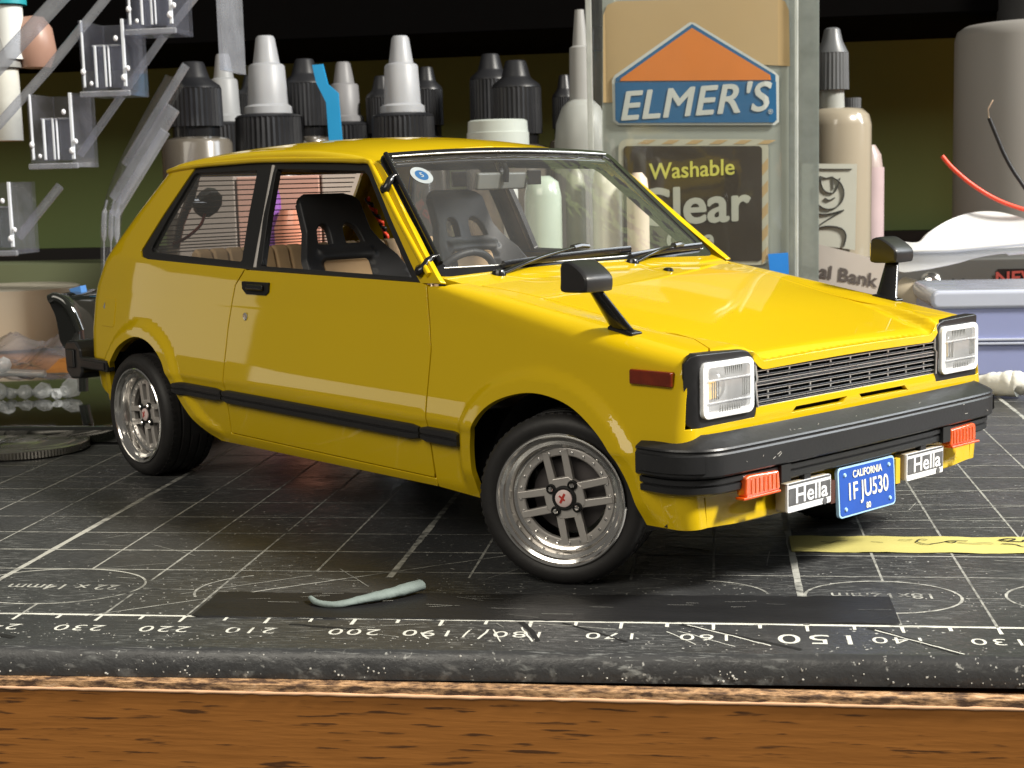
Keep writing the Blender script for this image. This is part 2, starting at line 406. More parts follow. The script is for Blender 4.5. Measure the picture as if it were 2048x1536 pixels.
def Fmap(sd):
    def f(q, s):
        x = np.minimum(q, 66.0); a2 = np.clip((q-66)/3.5, 0, 1)*math.pi/2; ext = np.clip(q-69.5, 0, None)
        zs = zs_f(x); zz = np.minimum(s, zs); ys = Yside(x, zz)
        a = np.clip((s-zs)/FL, 0, 1)*math.pi/2; top = np.clip(s-zs-FL, 0, None); yt = FT-top
        h = Hd(np.minimum(q, 68.0), np.full_like(q, FT))
        y = np.where(s <= zs, ys, np.where(top > 0, yt, ys-(ys-FT)*(1-np.cos(a))))
        z = np.where(s <= zs, s, np.where(top > 0, Hd(np.minimum(q, 68.0), yt), zs+(h-zs)*np.sin(a)))
        wrap = 1-np.clip((s-zs)/FL, 0, 1)
        xx = x+2.3*np.sin(a2)*wrap+np.clip(q-66, 0, 3.5)*(1-wrap)
        y = y-wrap*(2.3*(1-np.cos(a2))+ext)
        return np.stack([xx, sd*y, z], 1)
    return soften(f, zs_f, 1.4)
def s_at(x, y):      # fender coordinate of a place on the flat fender top
    x = np.atleast_1d(np.array(x, float)); return zs_f(x)+FL+(FT-np.asarray(y))

DLO = [(-57.0, 38.4), (-56.2, 37.4), (-54.0, 37.0), (-22.9, 36.15), (20.9, 35.5), (3.7, 50.5), (2.2, 51.6), (0.0, 52.05), (-25, 52.75), (-44.6, 52.75), (-46.0, 52.4)]
def shell_loop():
    L = []
    L += [tuple(q) for q in REAR[:1]]
    L += [(-70.5, 13.2)] + [tuple(q) for q in ARCH_R]
    L += [(24.2, 8.7), (24.2, 9.72), (0, 9.85), (-27.1, 10.1), (-26.6, 18), (-26.35, 24), (-26.3, 27), (-25.8, 31), (-25.2, 33.7), (-23.4, 35.7), (-22.9, 36.15)]
    L += [(-54.0, 37.0), (-56.2, 37.4), (-57.0, 38.4), (-46.0, 52.3), (-44.6, 52.72), (-25, 52.75), (0.0, 52.05), (2.2, 51.6), (3.7, 50.5), (20.9, 35.5)]
    L += [(25.0, 35.6), (19.9, 39.6), (8.2, 49.3), (4.6, 52.0)]
    for i in range(0, 13):
        t = i/12; x = 4.4-1.4*t; zs = float(zs_g(np.array([x]))[0]); L.append((x, zs+0.6+(RL-0.6+RT)*t))
    for i in range(0, 13):
        x = 3.0-59.5*i/12; L.append((x, float(zs_g(np.array([x]))[0])+RL+RT))
    for i in range(1, 12):
        t = 1-i/12; x = -56.5; L.append((x, float(zs_g(np.array([x]))[0])+(RL+RT)*t))
    L += [tuple(q) for q in catmull(REAR, 4)[::-1]][:-1]
    return L
for sd in (-1, 1):
    sg = 1 if sd < 0 else -1
    nm = 'body_side'
    patch('body_shell', shell_loop(), [], Gmap(sd), PAINT, car, sp=0.6, bsp=0.4, sign=sg, lip=1.0)
    # door
    dl = [(24.0, 10.0), (24.15, 19), (24.05, 27), (22.05, 35.2), (20.9, 35.45), (-22.6, 36.0), (-23.0, 35.5), (-24.85, 33.6), (-25.45, 31), (-25.95, 27), (-26.0, 24), (-26.25, 18), (-26.75, 10.4), (0, 10.15)]
    door = patch('door', dl, [], Gmap(sd), PAINT, car, sp=1.0, bsp=0.5, sign=sg, lip=0.7)
    # fender
    fl = [(24.5, 8.7), (32.6, 8.3)]+[tuple(q) for q in ARCH_F[3:]]+[(66, 9.4), (70.0, 9.5), (70.0, 20.85), (67.9, 20.85), (67.7, 24), (67.7, 28.0)]
    zs67 = float(zs_f(np.array([66.0]))[0])
    fl += [(67.7, zs67+FL*.5), (67.7, zs67+FL)]
    for x, y in ((67.6, 25.5), (65.9, 23.9), (62.2, 22.1), (53.2, 21.9), (47.8, 22.0), (39, 23.0), (31.4, 24.6), (29.2, 25.4)): fl.append((x, float(s_at(x, y)[0])))
    fl += [(26.5, float(s_at(26.5, 26.0)[0])), (25.2, 36.4), (22.4, 35.5), (24.4, 27), (24.5, 19)]
    patch('front_fender', fl, [], Fmap(sd), PAINT, car, sp=0.55, bsp=0.4, sign=sg, lip=0.8)
    # fuel flap (only on the right side), drip rail, mouldings
    if sd < 0:
        ff = patch('fuel_flap', rrect(-70.0, 25.0, -64.6, 29.9, 0.6), [], Gmap(sd), PAINT, car, sp=0.9, bsp=0.3, sign=sg, lip=0.25, off=0.10, rnd=0.06)
        q = Gmap(sd)(np.array([-69.2]), np.array([28.3]))[0]
        MB().add([(0, -.3, 0), (.35, -.1, .9), (.5, -.1, -.7), (-.3, -.05, .1)], [(0, 1, 3), (0, 2, 1), (0, 3, 2)], None, q).obj('flap_catch', SILVER, ff)
    xs = list(np.linspace(-55.5, 0.0, 40))
    rp = [(x, float(zs_g(np.array([x]))[0])+0.25) for x in xs]+[(1.6, 52.25), (2.9, 51.9), (4.3, 50.8)]+[(4.3+(22.6-4.3)*t, 50.8+(36.6-50.8)*t) for t in np.linspace(.06, 1, 20)]
    rp = np.array(rp); q = Gmap(sd)(rp[:, 0], rp[:, 1]); q[:, 1] += sd*0.15
    MB().tube(q, 0.42, 8).obj('drip_rail', PAINT, car, smooth=80)
    for (x0, x1, sp_) in ((-41.4, -27.35, .6), (-26.9, 22.75, .6), (23.15, 31.2, .6)):
        xs = np.arange(x0, x1+.01, (x1-x0)/max(6, int((x1-x0)/1.5))); rings = []
        for i, x in enumerate(xs):
            zc = 16.9-0.0085*(x+41)*1.0-0.02; end = 0.75 if i in (0, len(xs)-1) else 1.0
            r_ = []
            for dz, o in ((-1.1, -0.2), (-1.1, .45), (-.9, .7), (-.25, .75), (-.12, .5), (.0, .5), (.12, .75), (.8, .75), (1.0, .45), (1.0, -0.2)):
                zz = zc-0.35+dz*end; yb = float(Yside(np.array([x]), np.array([zc]))[0]); r_.append((x, sd*(yb+o*end), zz))
            rings.append(r_)
        MB().sweep(rings).obj('side_moulding', TRIM, car, smooth=30)
    # window black: one frame in the opening with two panes cut out
    qg = [(-53.9, 38.9), (-53.2, 38.3), (-52.4, 38.2), (-24.6, 37.3), (-24.3, 37.6), (-26.7, 51.1), (-27.1, 51.4), (-45.4, 51.4), (-46.2, 51.0)]
    dg = [(-18.6, 36.75), (18.6, 36.15), (3.0, 49.9), (1.6, 50.7), (-21.3, 51.5), (-21.5, 51.2)]
    dlo_in = [(-56.9, 38.45), (-56.1, 37.5), (-54.0, 37.1), (-22.9, 36.25), (20.7, 35.6), (3.6, 50.4), (2.1, 51.5), (0, 51.95), (-25, 52.65), (-44.6, 52.62), (-45.9, 52.3)]
    fr = patch('window_frame', dlo_in, [qg, dg], Gmap(sd), TRIM, car, sp=1.2, bsp=0.5, sign=sg, lip=1.0, off=-0.25)
    qs = [(x, z) for x, z in qg]
    patch('quarter_window', qs, [], Gmap(sd), GLASS, car, sp=1.5, bsp=0.8, sign=sg, lip=0, off=-0.75)
    # upright seal on the window post
    a = Gmap(sd)(np.array([-20.2, -22.6]), np.array([36.4, 51.8])); MB().tube([a[0]+(0, -sd*.4, 0), a[1]+(0, -sd*.4, 0)], 0.42, 8).obj('post_seal', mat('pale_seal', (0.45, 0.42, 0.40), rough=0.4), fr, smooth=60)
    # door handle and lock
    q = Gmap(sd)(np.array([-22.6, -15.2, -15.2, -22.6]), np.array([34.35, 34.35, 32.6, 32.3]))
    c0 = q.mean(0); hm = MB(); hm.prism([(-3.7, .95), (3.7, .95), (3.7, -.5), (2.9, -1.0), (-2.6, -1.0), (-3.7, -.2)], -0.25, 0.30, np.array([[1, 0, 0], [0, 0, sd], [0, 1, 0]]) if sd > 0 else np.array([[1, 0, 0], [0, 0, -1], [0, 1, 0]]), c0+(0, sd*0.05, 0))
    hd = hm.obj('door_handle', DARKIN, door, bevel=0.12)
    g = MB(); g.box(c0+(0.4, sd*0.55, 0.15), (4.6, 0.6, 0.9), rot('x', sd*14)); g.obj('handle_pull', GLOSSB, door, bevel=0.25, bseg=3)
    q = Gmap(sd)(np.array([-21.3]), np.array([29.0]))[0]
    MB().lathe([(0.62, 0), (0.6, 0.16), (0.45, 0.24), (0.15, 0.2), (0, 0.2)], 20, rot('x', 90) if sd < 0 else rot('x', -90), q+(0, 0, 0)).obj('door_lock', SILVER, door)
    # amber side marker
    q = Fmap(sd)(np.array([63.2]), np.array([26.35]))[0]
    mk = MB(); mk.box(q+(0, sd*.15, 0), (6.1, 0.9, 1.75), rot('z', sd*-3.5)); mk.obj('side_marker', DARKAMB, car, bevel=0.25, bseg=3)

# bonnet, cowl
def hood_map(x, y): return np.stack([x, y, Hd(np.minimum(x, 68.3), y)+0.0], 1)
hl = []
hp = [(28.6, -25.1), (31.4, -24.2), (39, -22.65), (47.8, -21.65), (53.2, -21.55), (62.2, -21.75), (65.9, -23.5), (67.5, -25.2), (67.9, -25.0), (67.9, -20.2), (68.15, -19.2), (68.4, -17.8)]
hl = hp+[(68.5, -9), (68.5, 9)]+[(x, -y) for x, y in hp[::-1]]+[(28.4, 15), (28.2, 0), (28.4, -15)]
hood = patch('bonnet', hl, [], hood_map, PAINT, car, sp=0.7, bsp=0.35, sign=1, lip=1.0)
MB().lathe([(0.9, 0), (0.8, .35), (.4, .5), (0, .5)], 14, np.diag([1, .7, 1]), (31.3, 7.8, float(Hd(np.array([31.3]), np.array([7.8]))[0])-.05)).obj('washer_nozzle', GLOSSB, hood)
def cowl_map(x, y): return np.stack([x, y, Hd(x, y)+0.30-0.10*(x-22)+0.15], 1)
cl = [(28.1, -15), (28.3, -25.0), (25.9, -26.6), (22.6, -27.6), (22.0, -20), (21.8, 0), (22.0, 20), (22.6, 27.6), (25.9, 26.6), (28.3, 25.0), (28.1, 15), (27.9, 0)]
patch('cowl', cl, [], cowl_map, PAINT, car, sp=1.5, bsp=0.7, sign=1, lip=0.8)

# front panel
def front_map(y, z):
    x = 68.75-0.45*(y/27)**2+(1-smooth01((np.abs(y)-20)/6.5))*np.interp(z, [8.6, 9.3, 10.2, 11.5, 13, 20.4, 21.4, 22.3], [-0.5, 0.35, 0.30, -0.1, -0.3, -0.2, -0.15, -0.25])
    return np.stack([x, y, z], 1)
fp = [(-27.0, 9.5), (-20, 9.2), (20, 9.2), (27.0, 9.5), (27.2, 13), (28.1, 13.2), (28.1, 20.9), (18.6, 20.95), (18.2, 22.1), (-18.2, 22.1), (-18.6, 20.95), (-28.1, 20.9), (-28.1, 13.2), (-27.2, 13)]
slots = [[(s*1.2, 21.45), (s*11.2, 21.4), (s*12.1, 20.65), (s*2.0, 20.7)] for s in (-1, 1)]
fpan = patch('front_panel', fp, slots, front_map, PAINT, car, sp=0.6, bsp=0.4, sign=1, lip=0.7)
MB().box((67.0, 0, 21), (0.6, 30, 1.6)).obj('slot_backing', DARKIN, fpan)

# grille
gr = MB(); gr.box((67.0, 0, 24.75), (0.5, 37.2, 5.9)); grille = gr.obj('grille', DARKIN, car)
levels = [(26.95, .07), (26.3, .07), (25.65, .07), (25.05, .09), (24.65, .09), (24.0, .07), (23.35, .07), (22.7, .07), (22.25, .07)]
for z, h in levels:
    MB().box((67.75, 0, z+.02), (1.0, 36.6, 0.26)).obj('grille_slat', GLOSSB, grille, bevel=0.05)
    MB().box((68.28, 0, z-.09), (0.06, 36.5, h)).obj('slat_edge', SILVER, grille)
for i in range(9):
    y = -16+32*i/8
    b = MB(); b.box((67.6, y, 26.0), (0.9, 0.22, 1.9)); b.box((67.6, y, 23.3), (0.9, 0.22, 1.9)); b.obj('grille_post', GLOSSB, grille)
    b = MB()
    for z in (26.62, 26.0, 23.68, 23.02): b.box((68.12, y, z), (0.12, 0.26, 0.26))
    b.obj('post_tip', SILVER, grille)
for s in (-1, 1): MB().tube([(68.2, s*18.4, 27.3), (68.35, s*18.2, 25.3), (68.4, s*18.55, 24.9), (68.5, s*18.3, 22.1)], 0.13, 6).obj('grille_edge', SILVER, grille)

# headlights
for s in (-1, 1):
    bz = MB(); outer = [(18.35, 22.0), (18.7, 21.0), (28.9, 20.95), (29.5, 21.5), (29.7, 22.4), (29.6, 28.0), (29.1, 28.7), (28.4, 28.95), (20.6, 28.75), (19.6, 28.5), (18.5, 27.5)]
    inner = rrect(19.2, 21.75, 28.1, 28.2, 0.9, 3)
    def bm_(yz): return np.stack([68.3-1.5*np.clip((np.abs(yz[:, 0])-28.2)/2, 0, 1)**1.5, s*yz[:, 0], yz[:, 1]], 1)
    bezel = patch('headlight', outer, [inner], lambda y, z: bm_(np.stack([y, z], 1)), TRIM, car, sp=0.9, bsp=0.4, sign=(1 if s > 0 else -1), lip=1.6, rnd=0.3)
    tag(bezel)
    MB().prism(rrect(19.0, 21.5, 28.4, 28.5, .5, 3), 0, .3, np.array([[0, 0, 1], [s, 0, 0], [0, 1, 0]]), (66.2, 0, 0)).obj('reflector', REFLECT, bezel, flat=True)
    b = MB(); b.box((67.6, s*(25.6 if s < 0 else 21.3), 24.8), (0.7, 1.6, 2.1)); b.obj('lens_reflection', LENS_REFL, bezel, bevel=.2)  # amber block standing in for the yellow reflection inside the lens
    MB().lathe([(1.7, 0), (1.4, .5), (0.5, .8), (0, .85)], 18, np.array([[0, 0, 1], [1, 0, 0], [0, 1, 0]]), (66.55, s*23.7, 25)).obj('reflector_bowl', CHROME, bezel)
    L = rrect(19.35, 21.9, 27.95, 28.05, 0.85, 4)
    def lm(y, z): return np.stack([68.75+0.35*(1-((y-23.65)/4.3)**2)*(1-((z-25)/3.1)**2), s*y, z], 1)
    lens = patch('lens', L, [], lm, LENS, bezel, sp=0.7, bsp=0.35, sign=(1 if s > 0 else -1), lip=1.3, rnd=0.25)
    for k, (y0, z0, z1) in enumerate([(21.6+.36*i, 26.35, 27.5) for i in range(9)]+[(22.0+.42*i, 22.5, 23.3) for i in range(9)]+[(20.2+.33*i, 24.0, 25.9) for i in range(5)]+[(25.7+.33*i, 24.0, 25.9) for i in range(4)]):
        c = lm(np.array([y0]), np.array([(z0+z1)/2]))[0]
        MB().box(c+(.0, 0, 0), (0.10, 0.085, z1-z0)).obj('lens_flute', mat('lens_shadow_line', (0.30, 0.31, 0.31), rough=0.3), bezel)
    rimo = rrect(19.32, 21.87, 27.98, 28.08, 0.88, 4); rimi = rrect(20.0, 22.45, 27.3, 27.55, 0.5, 4)
    patch('lens_glare_rim', rimo, [rimi], lm, mat('white_lens_glare', (.88, .89, .90), rough=.3, coat=.4), bezel, sp=0.7, bsp=0.35, sign=(1 if s > 0 else -1), lip=.5, off=.06, rnd=.1)  # white ring paints the blown-out brightness of the lens edge
    for z0 in (26.15, 23.65):
        c = lm(np.array([23.65]), np.array([z0]))[0]; MB().box(c+(.02, 0, 0), (0.18, 7.6, 0.2)).obj('lens_rib', LENS, bezel, bevel=.05)

# front bumper
def plan_path(pts, n=6): return catmull(pts, n)
half = [(62.4, -32.2), (64.6, -32.25), (67.0, -31.9), (69.1, -30.7), (70.5, -28.8), (71.1, -26.2), (71.35, -20), (71.55, -10)]
pts = half+[(71.65, 0)]+[(x, -y) for x, y in half[::-1]]
PP_ = plan_path(pts, 6)
def bumper(name, path, prof, m, parent, zsc=None):
    t = np.gradient(path, axis=0); t /= np.linalg.norm(t, axis=1)[:, None]; n = np.stack([t[:, 1], -t[:, 0]], 1)
    rings = []
    for i in range(len(path)):
        e = 1.0
        rings.append([(path[i][0]+n[i][0]*o, path[i][1]+n[i][1]*o, z) for o, z in prof])
    return MB().sweep(rings).obj(name, m, parent, smooth=28)
prof = [(-2.4, 20.15), (-.35, 19.1), (0.0, 18.9), (0.12, 18.7), (-.06, 18.5), (-.04, 18.35), (.12, 18.15), (.12, 15.9), (-.1, 15.7), (-.8, 15.6), (-.8, 15.45), (-.52, 15.35), (-.52, 14.8), (-.85, 14.7), (-.85, 14.55), (-.58, 14.45), (-.62, 13.8), (-1.0, 13.55), (-2.4, 13.55)]
fb = bumper('front_bumper', PP_, prof, BUMPER, car)
for sd in (-1, 1):   # raised end pads
    pad = [p for p in PP_ if abs(p[1]) > 29.5 and p[1]*sd > 0]
    pad = np.array(pad)
    i0 = 2; pad = pad[i0:] if sd < 0 else pad[:-i0]
    bumper('bumper_end_pad', pad, [(-.2, 18.3), (.3, 18.15), (.36, 16.3), (.1, 16.15), (-.3, 16.2)], BUMPER, fb)
    b = MB(); b.box((70.4, sd*16.7, 14.55), (1.8, 1.7, 2.0)); b.obj('bumper_gap', DARKIN, fb)
for sd in (-1, 1):
    b = MB(); b.prism([(-3.1, -1.15), (3.0, -1.25), (3.2, -.8), (3.1, 1.1), (2.4, 1.3), (-2.9, 1.1)], -.9, .5, np.array([[0, 0, 1], [1, 0, 0], [0, 1, 0]]) if sd > 0 else np.array([[0, 0, 1], [-1, 0, 0], [0, 1, 0]]), (70.75, sd*20.7, 13.95))
    ts = b.obj('turn_signal', AMBER, car, bevel=.3, bseg=3)
    b = MB(); b.box((70.8, sd*21.1, 12.7), (1.3, 6.6, 0.3)); b.obj('signal_lip', AMBER, ts, bevel=.1)
    for k in range(7):
        MB().box((71.27, sd*(18.4+k*.75), 13.95), (.12, .16, 1.7)).obj('signal_flute', AMBER, ts, bevel=.04)

# number plate
PB = mat('plate_blue', (0.018, 0.085, 0.42), rough=0.45, var=0.15, vscale=500); PBE = mat('plate_edge', (0.42, 0.66, 0.86), rough=0.4)
PW = mat('plate_letters', (0.86, 0.84, 0.70), rough=0.5)
PM = np.array([[0, 0, 1], [1, 0, 0], [0, 1, 0]])
tl = rot('y', -3)
def plate_T(c): return c
pl = MB(); pl.prism(rrect(-5.9, -3.1, 5.9, 3.1, .6, 4), -.25, .22, tl@PM, (70.5, 0, 10.25)); plate = pl.obj('number_plate', PBE, car, bevel=.05)
pl = MB(); pl.prism(rrect(-5.65, -2.85, 5.65, 2.85, .45, 4), .0, .27, tl@PM, (70.5, 0, 10.25)); pl.obj('plate_face', PB, plate)
_o = np.array([70.82, 0, 10.25])
for body, sz, dz, xs, bold in (('CALIFORNIA', 1.25, 1.95, .85, .02), ('1F JU530', 3.0, -.15, .78, .03), ('80', 1.05, -2.25, .9, .015)):
    text_obj('plate_text', body, sz, _o+tl@np.array([0, 0, dz]), (0, 1, 0), tl@np.array([0, 0, 1.0]), PW, plate, extrude=.03, bold=bold, xs=xs)
for sx, sz in ((-4.6, -2.1), (4.6, -2.1), (-4.6, 2.1), (4.6, 2.1)):
    MB().lathe([(.28, 0), (.2, .15), (0, .17)], 10, tl@PM, _o+tl@np.array([-.05, sx, sz])).obj('plate_bolt', PBE, plate)
# fog lamps with covers
FW = mat('fog_cover_white', (0.82, 0.83, 0.85), rough=0.5, var=0.05); FG = mat('fog_cover_grey', (0.10, 0.10, 0.105), rough=0.55, var=0.5, vscale=900)
FB_ = mat('fog_lamp_body', (0.42, 0.36, 0.26), rough=0.4)
for sd in (-1, 1):
    f0 = MB(); f0.box((70.0, sd*12.05, 11.4), (1.6, 8.2, 3.4)); fog = f0.obj('fog_lamp', FB_, car, bevel=.2)
    f1 = MB(); f1.prism(rrect(-4.15, -1.72, 4.15, 1.72, .25, 3), .0, .35, PM, (70.75, sd*12.05, 11.4)); f1.obj('fog_cover', FW, fog, bevel=.06)
    f1 = MB(); f1.box((71.14, sd*12.05, 11.5), (.05, 7.9, 2.0)); f1.obj('cover_band', FG, fog)
    f1 = MB(); f1.box((71.13, sd*12.05, 13.0), (.03, 7.9, .22)); f1.obj('cover_line', FG, fog)
    text_obj('cover_text', 'Hella', 2.7, (71.18, sd*12.05+.25, 11.5), (0, 1, 0), (0, 0, 1), FW, fog, extrude=.03, bold=.035, xs=1.12)
    MB().lathe([(.42, 0), (.42, .04), (.28, .05), (0, .05)], 14, PM, (71.13, sd*12.05+2.9, 10.05)).obj('cover_emblem', FG, fog)
    b = MB(); b.box((70.4, sd*12.05, 13.3), (.8, 1.2, 1.2)); b.obj('fog_bracket', TRIM, fog)
b = MB(); b.box((70.2, -6.6, 10.6), (.5, .9, 2.8)); b.obj('fog_stay', mat('rusty_stay', (.08, .03, .02), rough=.6), car)
b = MB(); b.box((70.4, 6.6, 11.2), (.6, .9, 3.2)); b.obj('fog_stay', mat('yellow_stay', (.7, .45, .03), rough=.5), car)

# lint and dust caught on the bumper and bonnet
lb = MB()
for _ in range(26):
    y = random.uniform(-27, 27); a = R(random.uniform(0, 180)); ln = random.uniform(.15, .7); zz = random.choice([random.uniform(16.1, 18.1), 19.25])
    x = 71.55-.3*(y/27)**2 if zz < 19 else 70.7
    lb.box((x+.13, y, zz), (.05, ln, .05), rot('x', random.uniform(-60, 60)))
lb.obj('lint', mat('pale_lint', (.42, .41, .38), rough=.9), fb)['kind'] = 'stuff'
# windscreen
def ws(a, b):  # a across -1..1, b up 0..1
    hw = 27.7+(22.9-27.7)*b
    x = 22.9+(4.3-22.9)*b+0.9*(1-a*a)*(1-.4*b); z = 36.0+(52.6-36.0)*b+0.75*(1-a*a)*b-0.3*(1-a*a)*(1-b)
    return np.stack([x, a*hw, z], 1)
wl = rrect(-1, 0, 1, 1, .06, 4); wl = [(np.sign(x)*min(abs(x), 1), y) for x, y in rrect(-1, 0, 1, 1, .07, 4)]
wi = [(x*.955, .062+y*.90) for x, y in rrect(-1, 0, 1, 1, .07, 4)]
def wsm(x, y): return ws(x/27.7, y/24.8)
W2 = lambda L: [(x*27.7, y*24.8) for x, y in L]
wf = patch('windscreen_frame', W2(wl), [W2(wi)], wsm, GLOSSB, car, sp=1.5, bsp=0.5, sign=1, lip=0.9, off=0.35, rnd=0.3)
patch('windscreen', W2([(x*.965, .052+y*.915) for x, y in rrect(-1, 0, 1, 1, .07, 4)]), [], wsm, GLASS, car, sp=2.0, bsp=1.0, sign=1, lip=0, off=0.12)
# bright inner moulding lines of the frame
for (y0, m_) in ((0.955, SILVER),):
    aa = np.linspace(-.93, .93, 30); q = ws(aa, np.full(30, y0)); q[:, 2] += .45; q[:, 0] += .35
    MB().tube(q, .16, 6).obj('frame_bright_line', m_, wf, smooth=80)
for bb in ((0.90,),):
    aa = np.linspace(-.9, .9, 30); q = ws(aa, np.full(30, .905)); q[:, 0] -= .5
    MB().tube(q, .35, 6).obj('header_edge', GLOSSB, wf, smooth=80)
aa = np.linspace(-.95, .95, 30); q = ws(aa, np.full(30, .055)); q[:, 2] += .4
MB().tube(q, .14, 6).obj('frame_bright_line', SILVER, wf, smooth=80)
# round sticker
SB = mat('sticker_blue', (0.02, 0.09, 0.22), rough=.4); SW = mat('sticker_white', (0.30, 0.33, 0.34), rough=.4, var=.2, vscale=900)
def ws_at(a, b, lift):
    q = ws(np.array([a]), np.array([b]))[0]; t1 = ws(np.array([a+.01]), np.array([b]))[0]-q; t2 = ws(np.array([a]), np.array([b+.01]))[0]-q
    t1 /= np.linalg.norm(t1); n = np.cross(t1, t2); n /= np.linalg.norm(n); t2 = np.cross(n, t1); return q+n*lift, t1, t2, n
q, t1, t2, n = ws_at(-.775, .80, .2); Mx = np.stack([t1, t2, n], 1)
st = MB().lathe([(1.75, -.02), (1.75, .03), (0, .03)], 32, Mx, q).obj('windscreen_sticker', SW, car)
MB().lathe([(1.05, 0), (1.05, .05), (0, .05)], 32, Mx, q).obj('sticker_centre', SB, st)
text_obj('sticker_mark', '5', 1.3, q+n*.07, t1, t2, SW, st, extrude=.02, bold=.02)
# wipers
for (px_, a0, b0, a1, b1, bl0, bl1) in ((0, -.67, .0, -.03, .135, (-.60, .05), (.34, .10)), (1, .26, .01, .72, .085, (.30, .045), (.93, .075))):
    q0, *_ = ws_at(a0, b0-.03, 1.0); q1, *_ = ws_at(a1, b1, 1.3)
    wp = thing('windscreen_wiper', '', '') if False else None
    piv = MB().lathe([(1.0, -1.2), (1.0, .2), (.8, .6), (0, .75)], 16, np.eye(3), q0).obj('windscreen_wiper', GLOSSB, car)
    mid = (q0*.55+q1*.45)+np.array([.5, 0, .5])
    MB().tube(catmull([q0, mid, q1], 8), list(np.linspace(.55, .28, 17)), 8, flat=.6).obj('wiper_arm', GLOSSB, piv, smooth=80)
    e0, *_ = ws_at(bl0[0], bl0[1], .8); e1, *_ = ws_at(bl1[0], bl1[1], .8)
    MB().tube([e0*(1-t)+e1*t+np.array([0, 0, .12*math.sin(math.pi*t)]) for t in np.linspace(0, 1, 16)], .42, 6, flat=1.3).obj('wiper_blade', GLOSSB, piv, smooth=50)
    b = MB(); b.tube([q1*.9+e0*.1, q1, q1*.85+e1*.15], .6, 8, flat=.7).obj('blade_clip', GLOSSB, piv)
# pillar-mounted aerial stubs
for (x, z) in ((9.6, 48.0), (21.8, 37.2)):
    q = Gmap(-1)(np.array([x-1.6]), np.array([z]))[0]; q2, *_ = ws_at(-.97, (z-36)/16.6+.06, .9)
    MB().tube(catmull([q+(0, .1, 0), q+(.9, -.5, -.1), (q*.4+q2*.6)+(0.3, -.3, .4), q2], 5), [.75]*5+[.55]*5+[.4]*6, 8).obj('aerial_mount', GLOSSB, car, smooth=80)
q0, *_ = ws_at(-.975, .08, .9); q1, *_ = ws_at(-.975, .97, .9)
MB().tube([q0, q1], .38, 8).obj('aerial_rod', GLOSSB, car, smooth=80)
# fender mirrors
for sd in (-1, 1):
    tz = float(Hd(np.array([55.0]), np.array([26.2]))[0])
    b0 = np.array([55.3, sd*26.5, tz-.1]); t0 = np.array([54.0, sd*29.9, 36.0])
    rings = []
    for t in np.linspace(0, 1, 8):
        c = b0*(1-t)+t0*t; wx = 1.75*(1-t)+1.0*t; wy = .75*(1-t)+.55*t
        rings.append([c+np.array([wx*math.cos(a)*1.0, wy*math.sin(a), 0]) for a in np.linspace(0, 2*math.pi, 14, endpoint=False)])
    m_ = MB(); m_.sweep(rings); mir = m_.obj('fender_mirror', GLOSSB, car, smooth=60)
    m_ = MB(); m_.box(b0+np.array([.2, 0, .0]), (4.0, 1.9, .6), rot('y', 9)); m_.obj('mirror_foot', GLOSSB, mir, bevel=.2)
    rings = []
    for y_, sc in ((28.3, .86), (28.5, .97), (28.9, 1.0), (30.5, 1.02), (32.2, 1.0), (32.6, .97), (32.8, .86)):
        poly = [(51.3, 35.7), (51.25, 37.0), (51.3, 38.6), (51.55, 39.05), (52.2, 39.25), (53.0, 39.15), (54.4, 38.4), (55.5, 37.5), (55.7, 36.8), (55.6, 35.95), (55.3, 35.7), (53.5, 35.6)]
        c = np.array(poly).mean(0)
        poly = catmull(poly, 3, closed=True)
        rings.append([(c[0]+(p_[0]-c[0])*sc, sd*y_, c[1]+(p_[1]-c[1])*sc) for p_ in poly])
    m_ = MB(); m_.sweep(rings); m_.obj('mirror_housing', TRIM, mir, smooth=35)
    m_ = MB(); m_.box((51.15, sd*30.55, 37.2), (.2, 3.8, 2.6)); m_.obj('mirror_glass', CHROME, mir, bevel=.08)

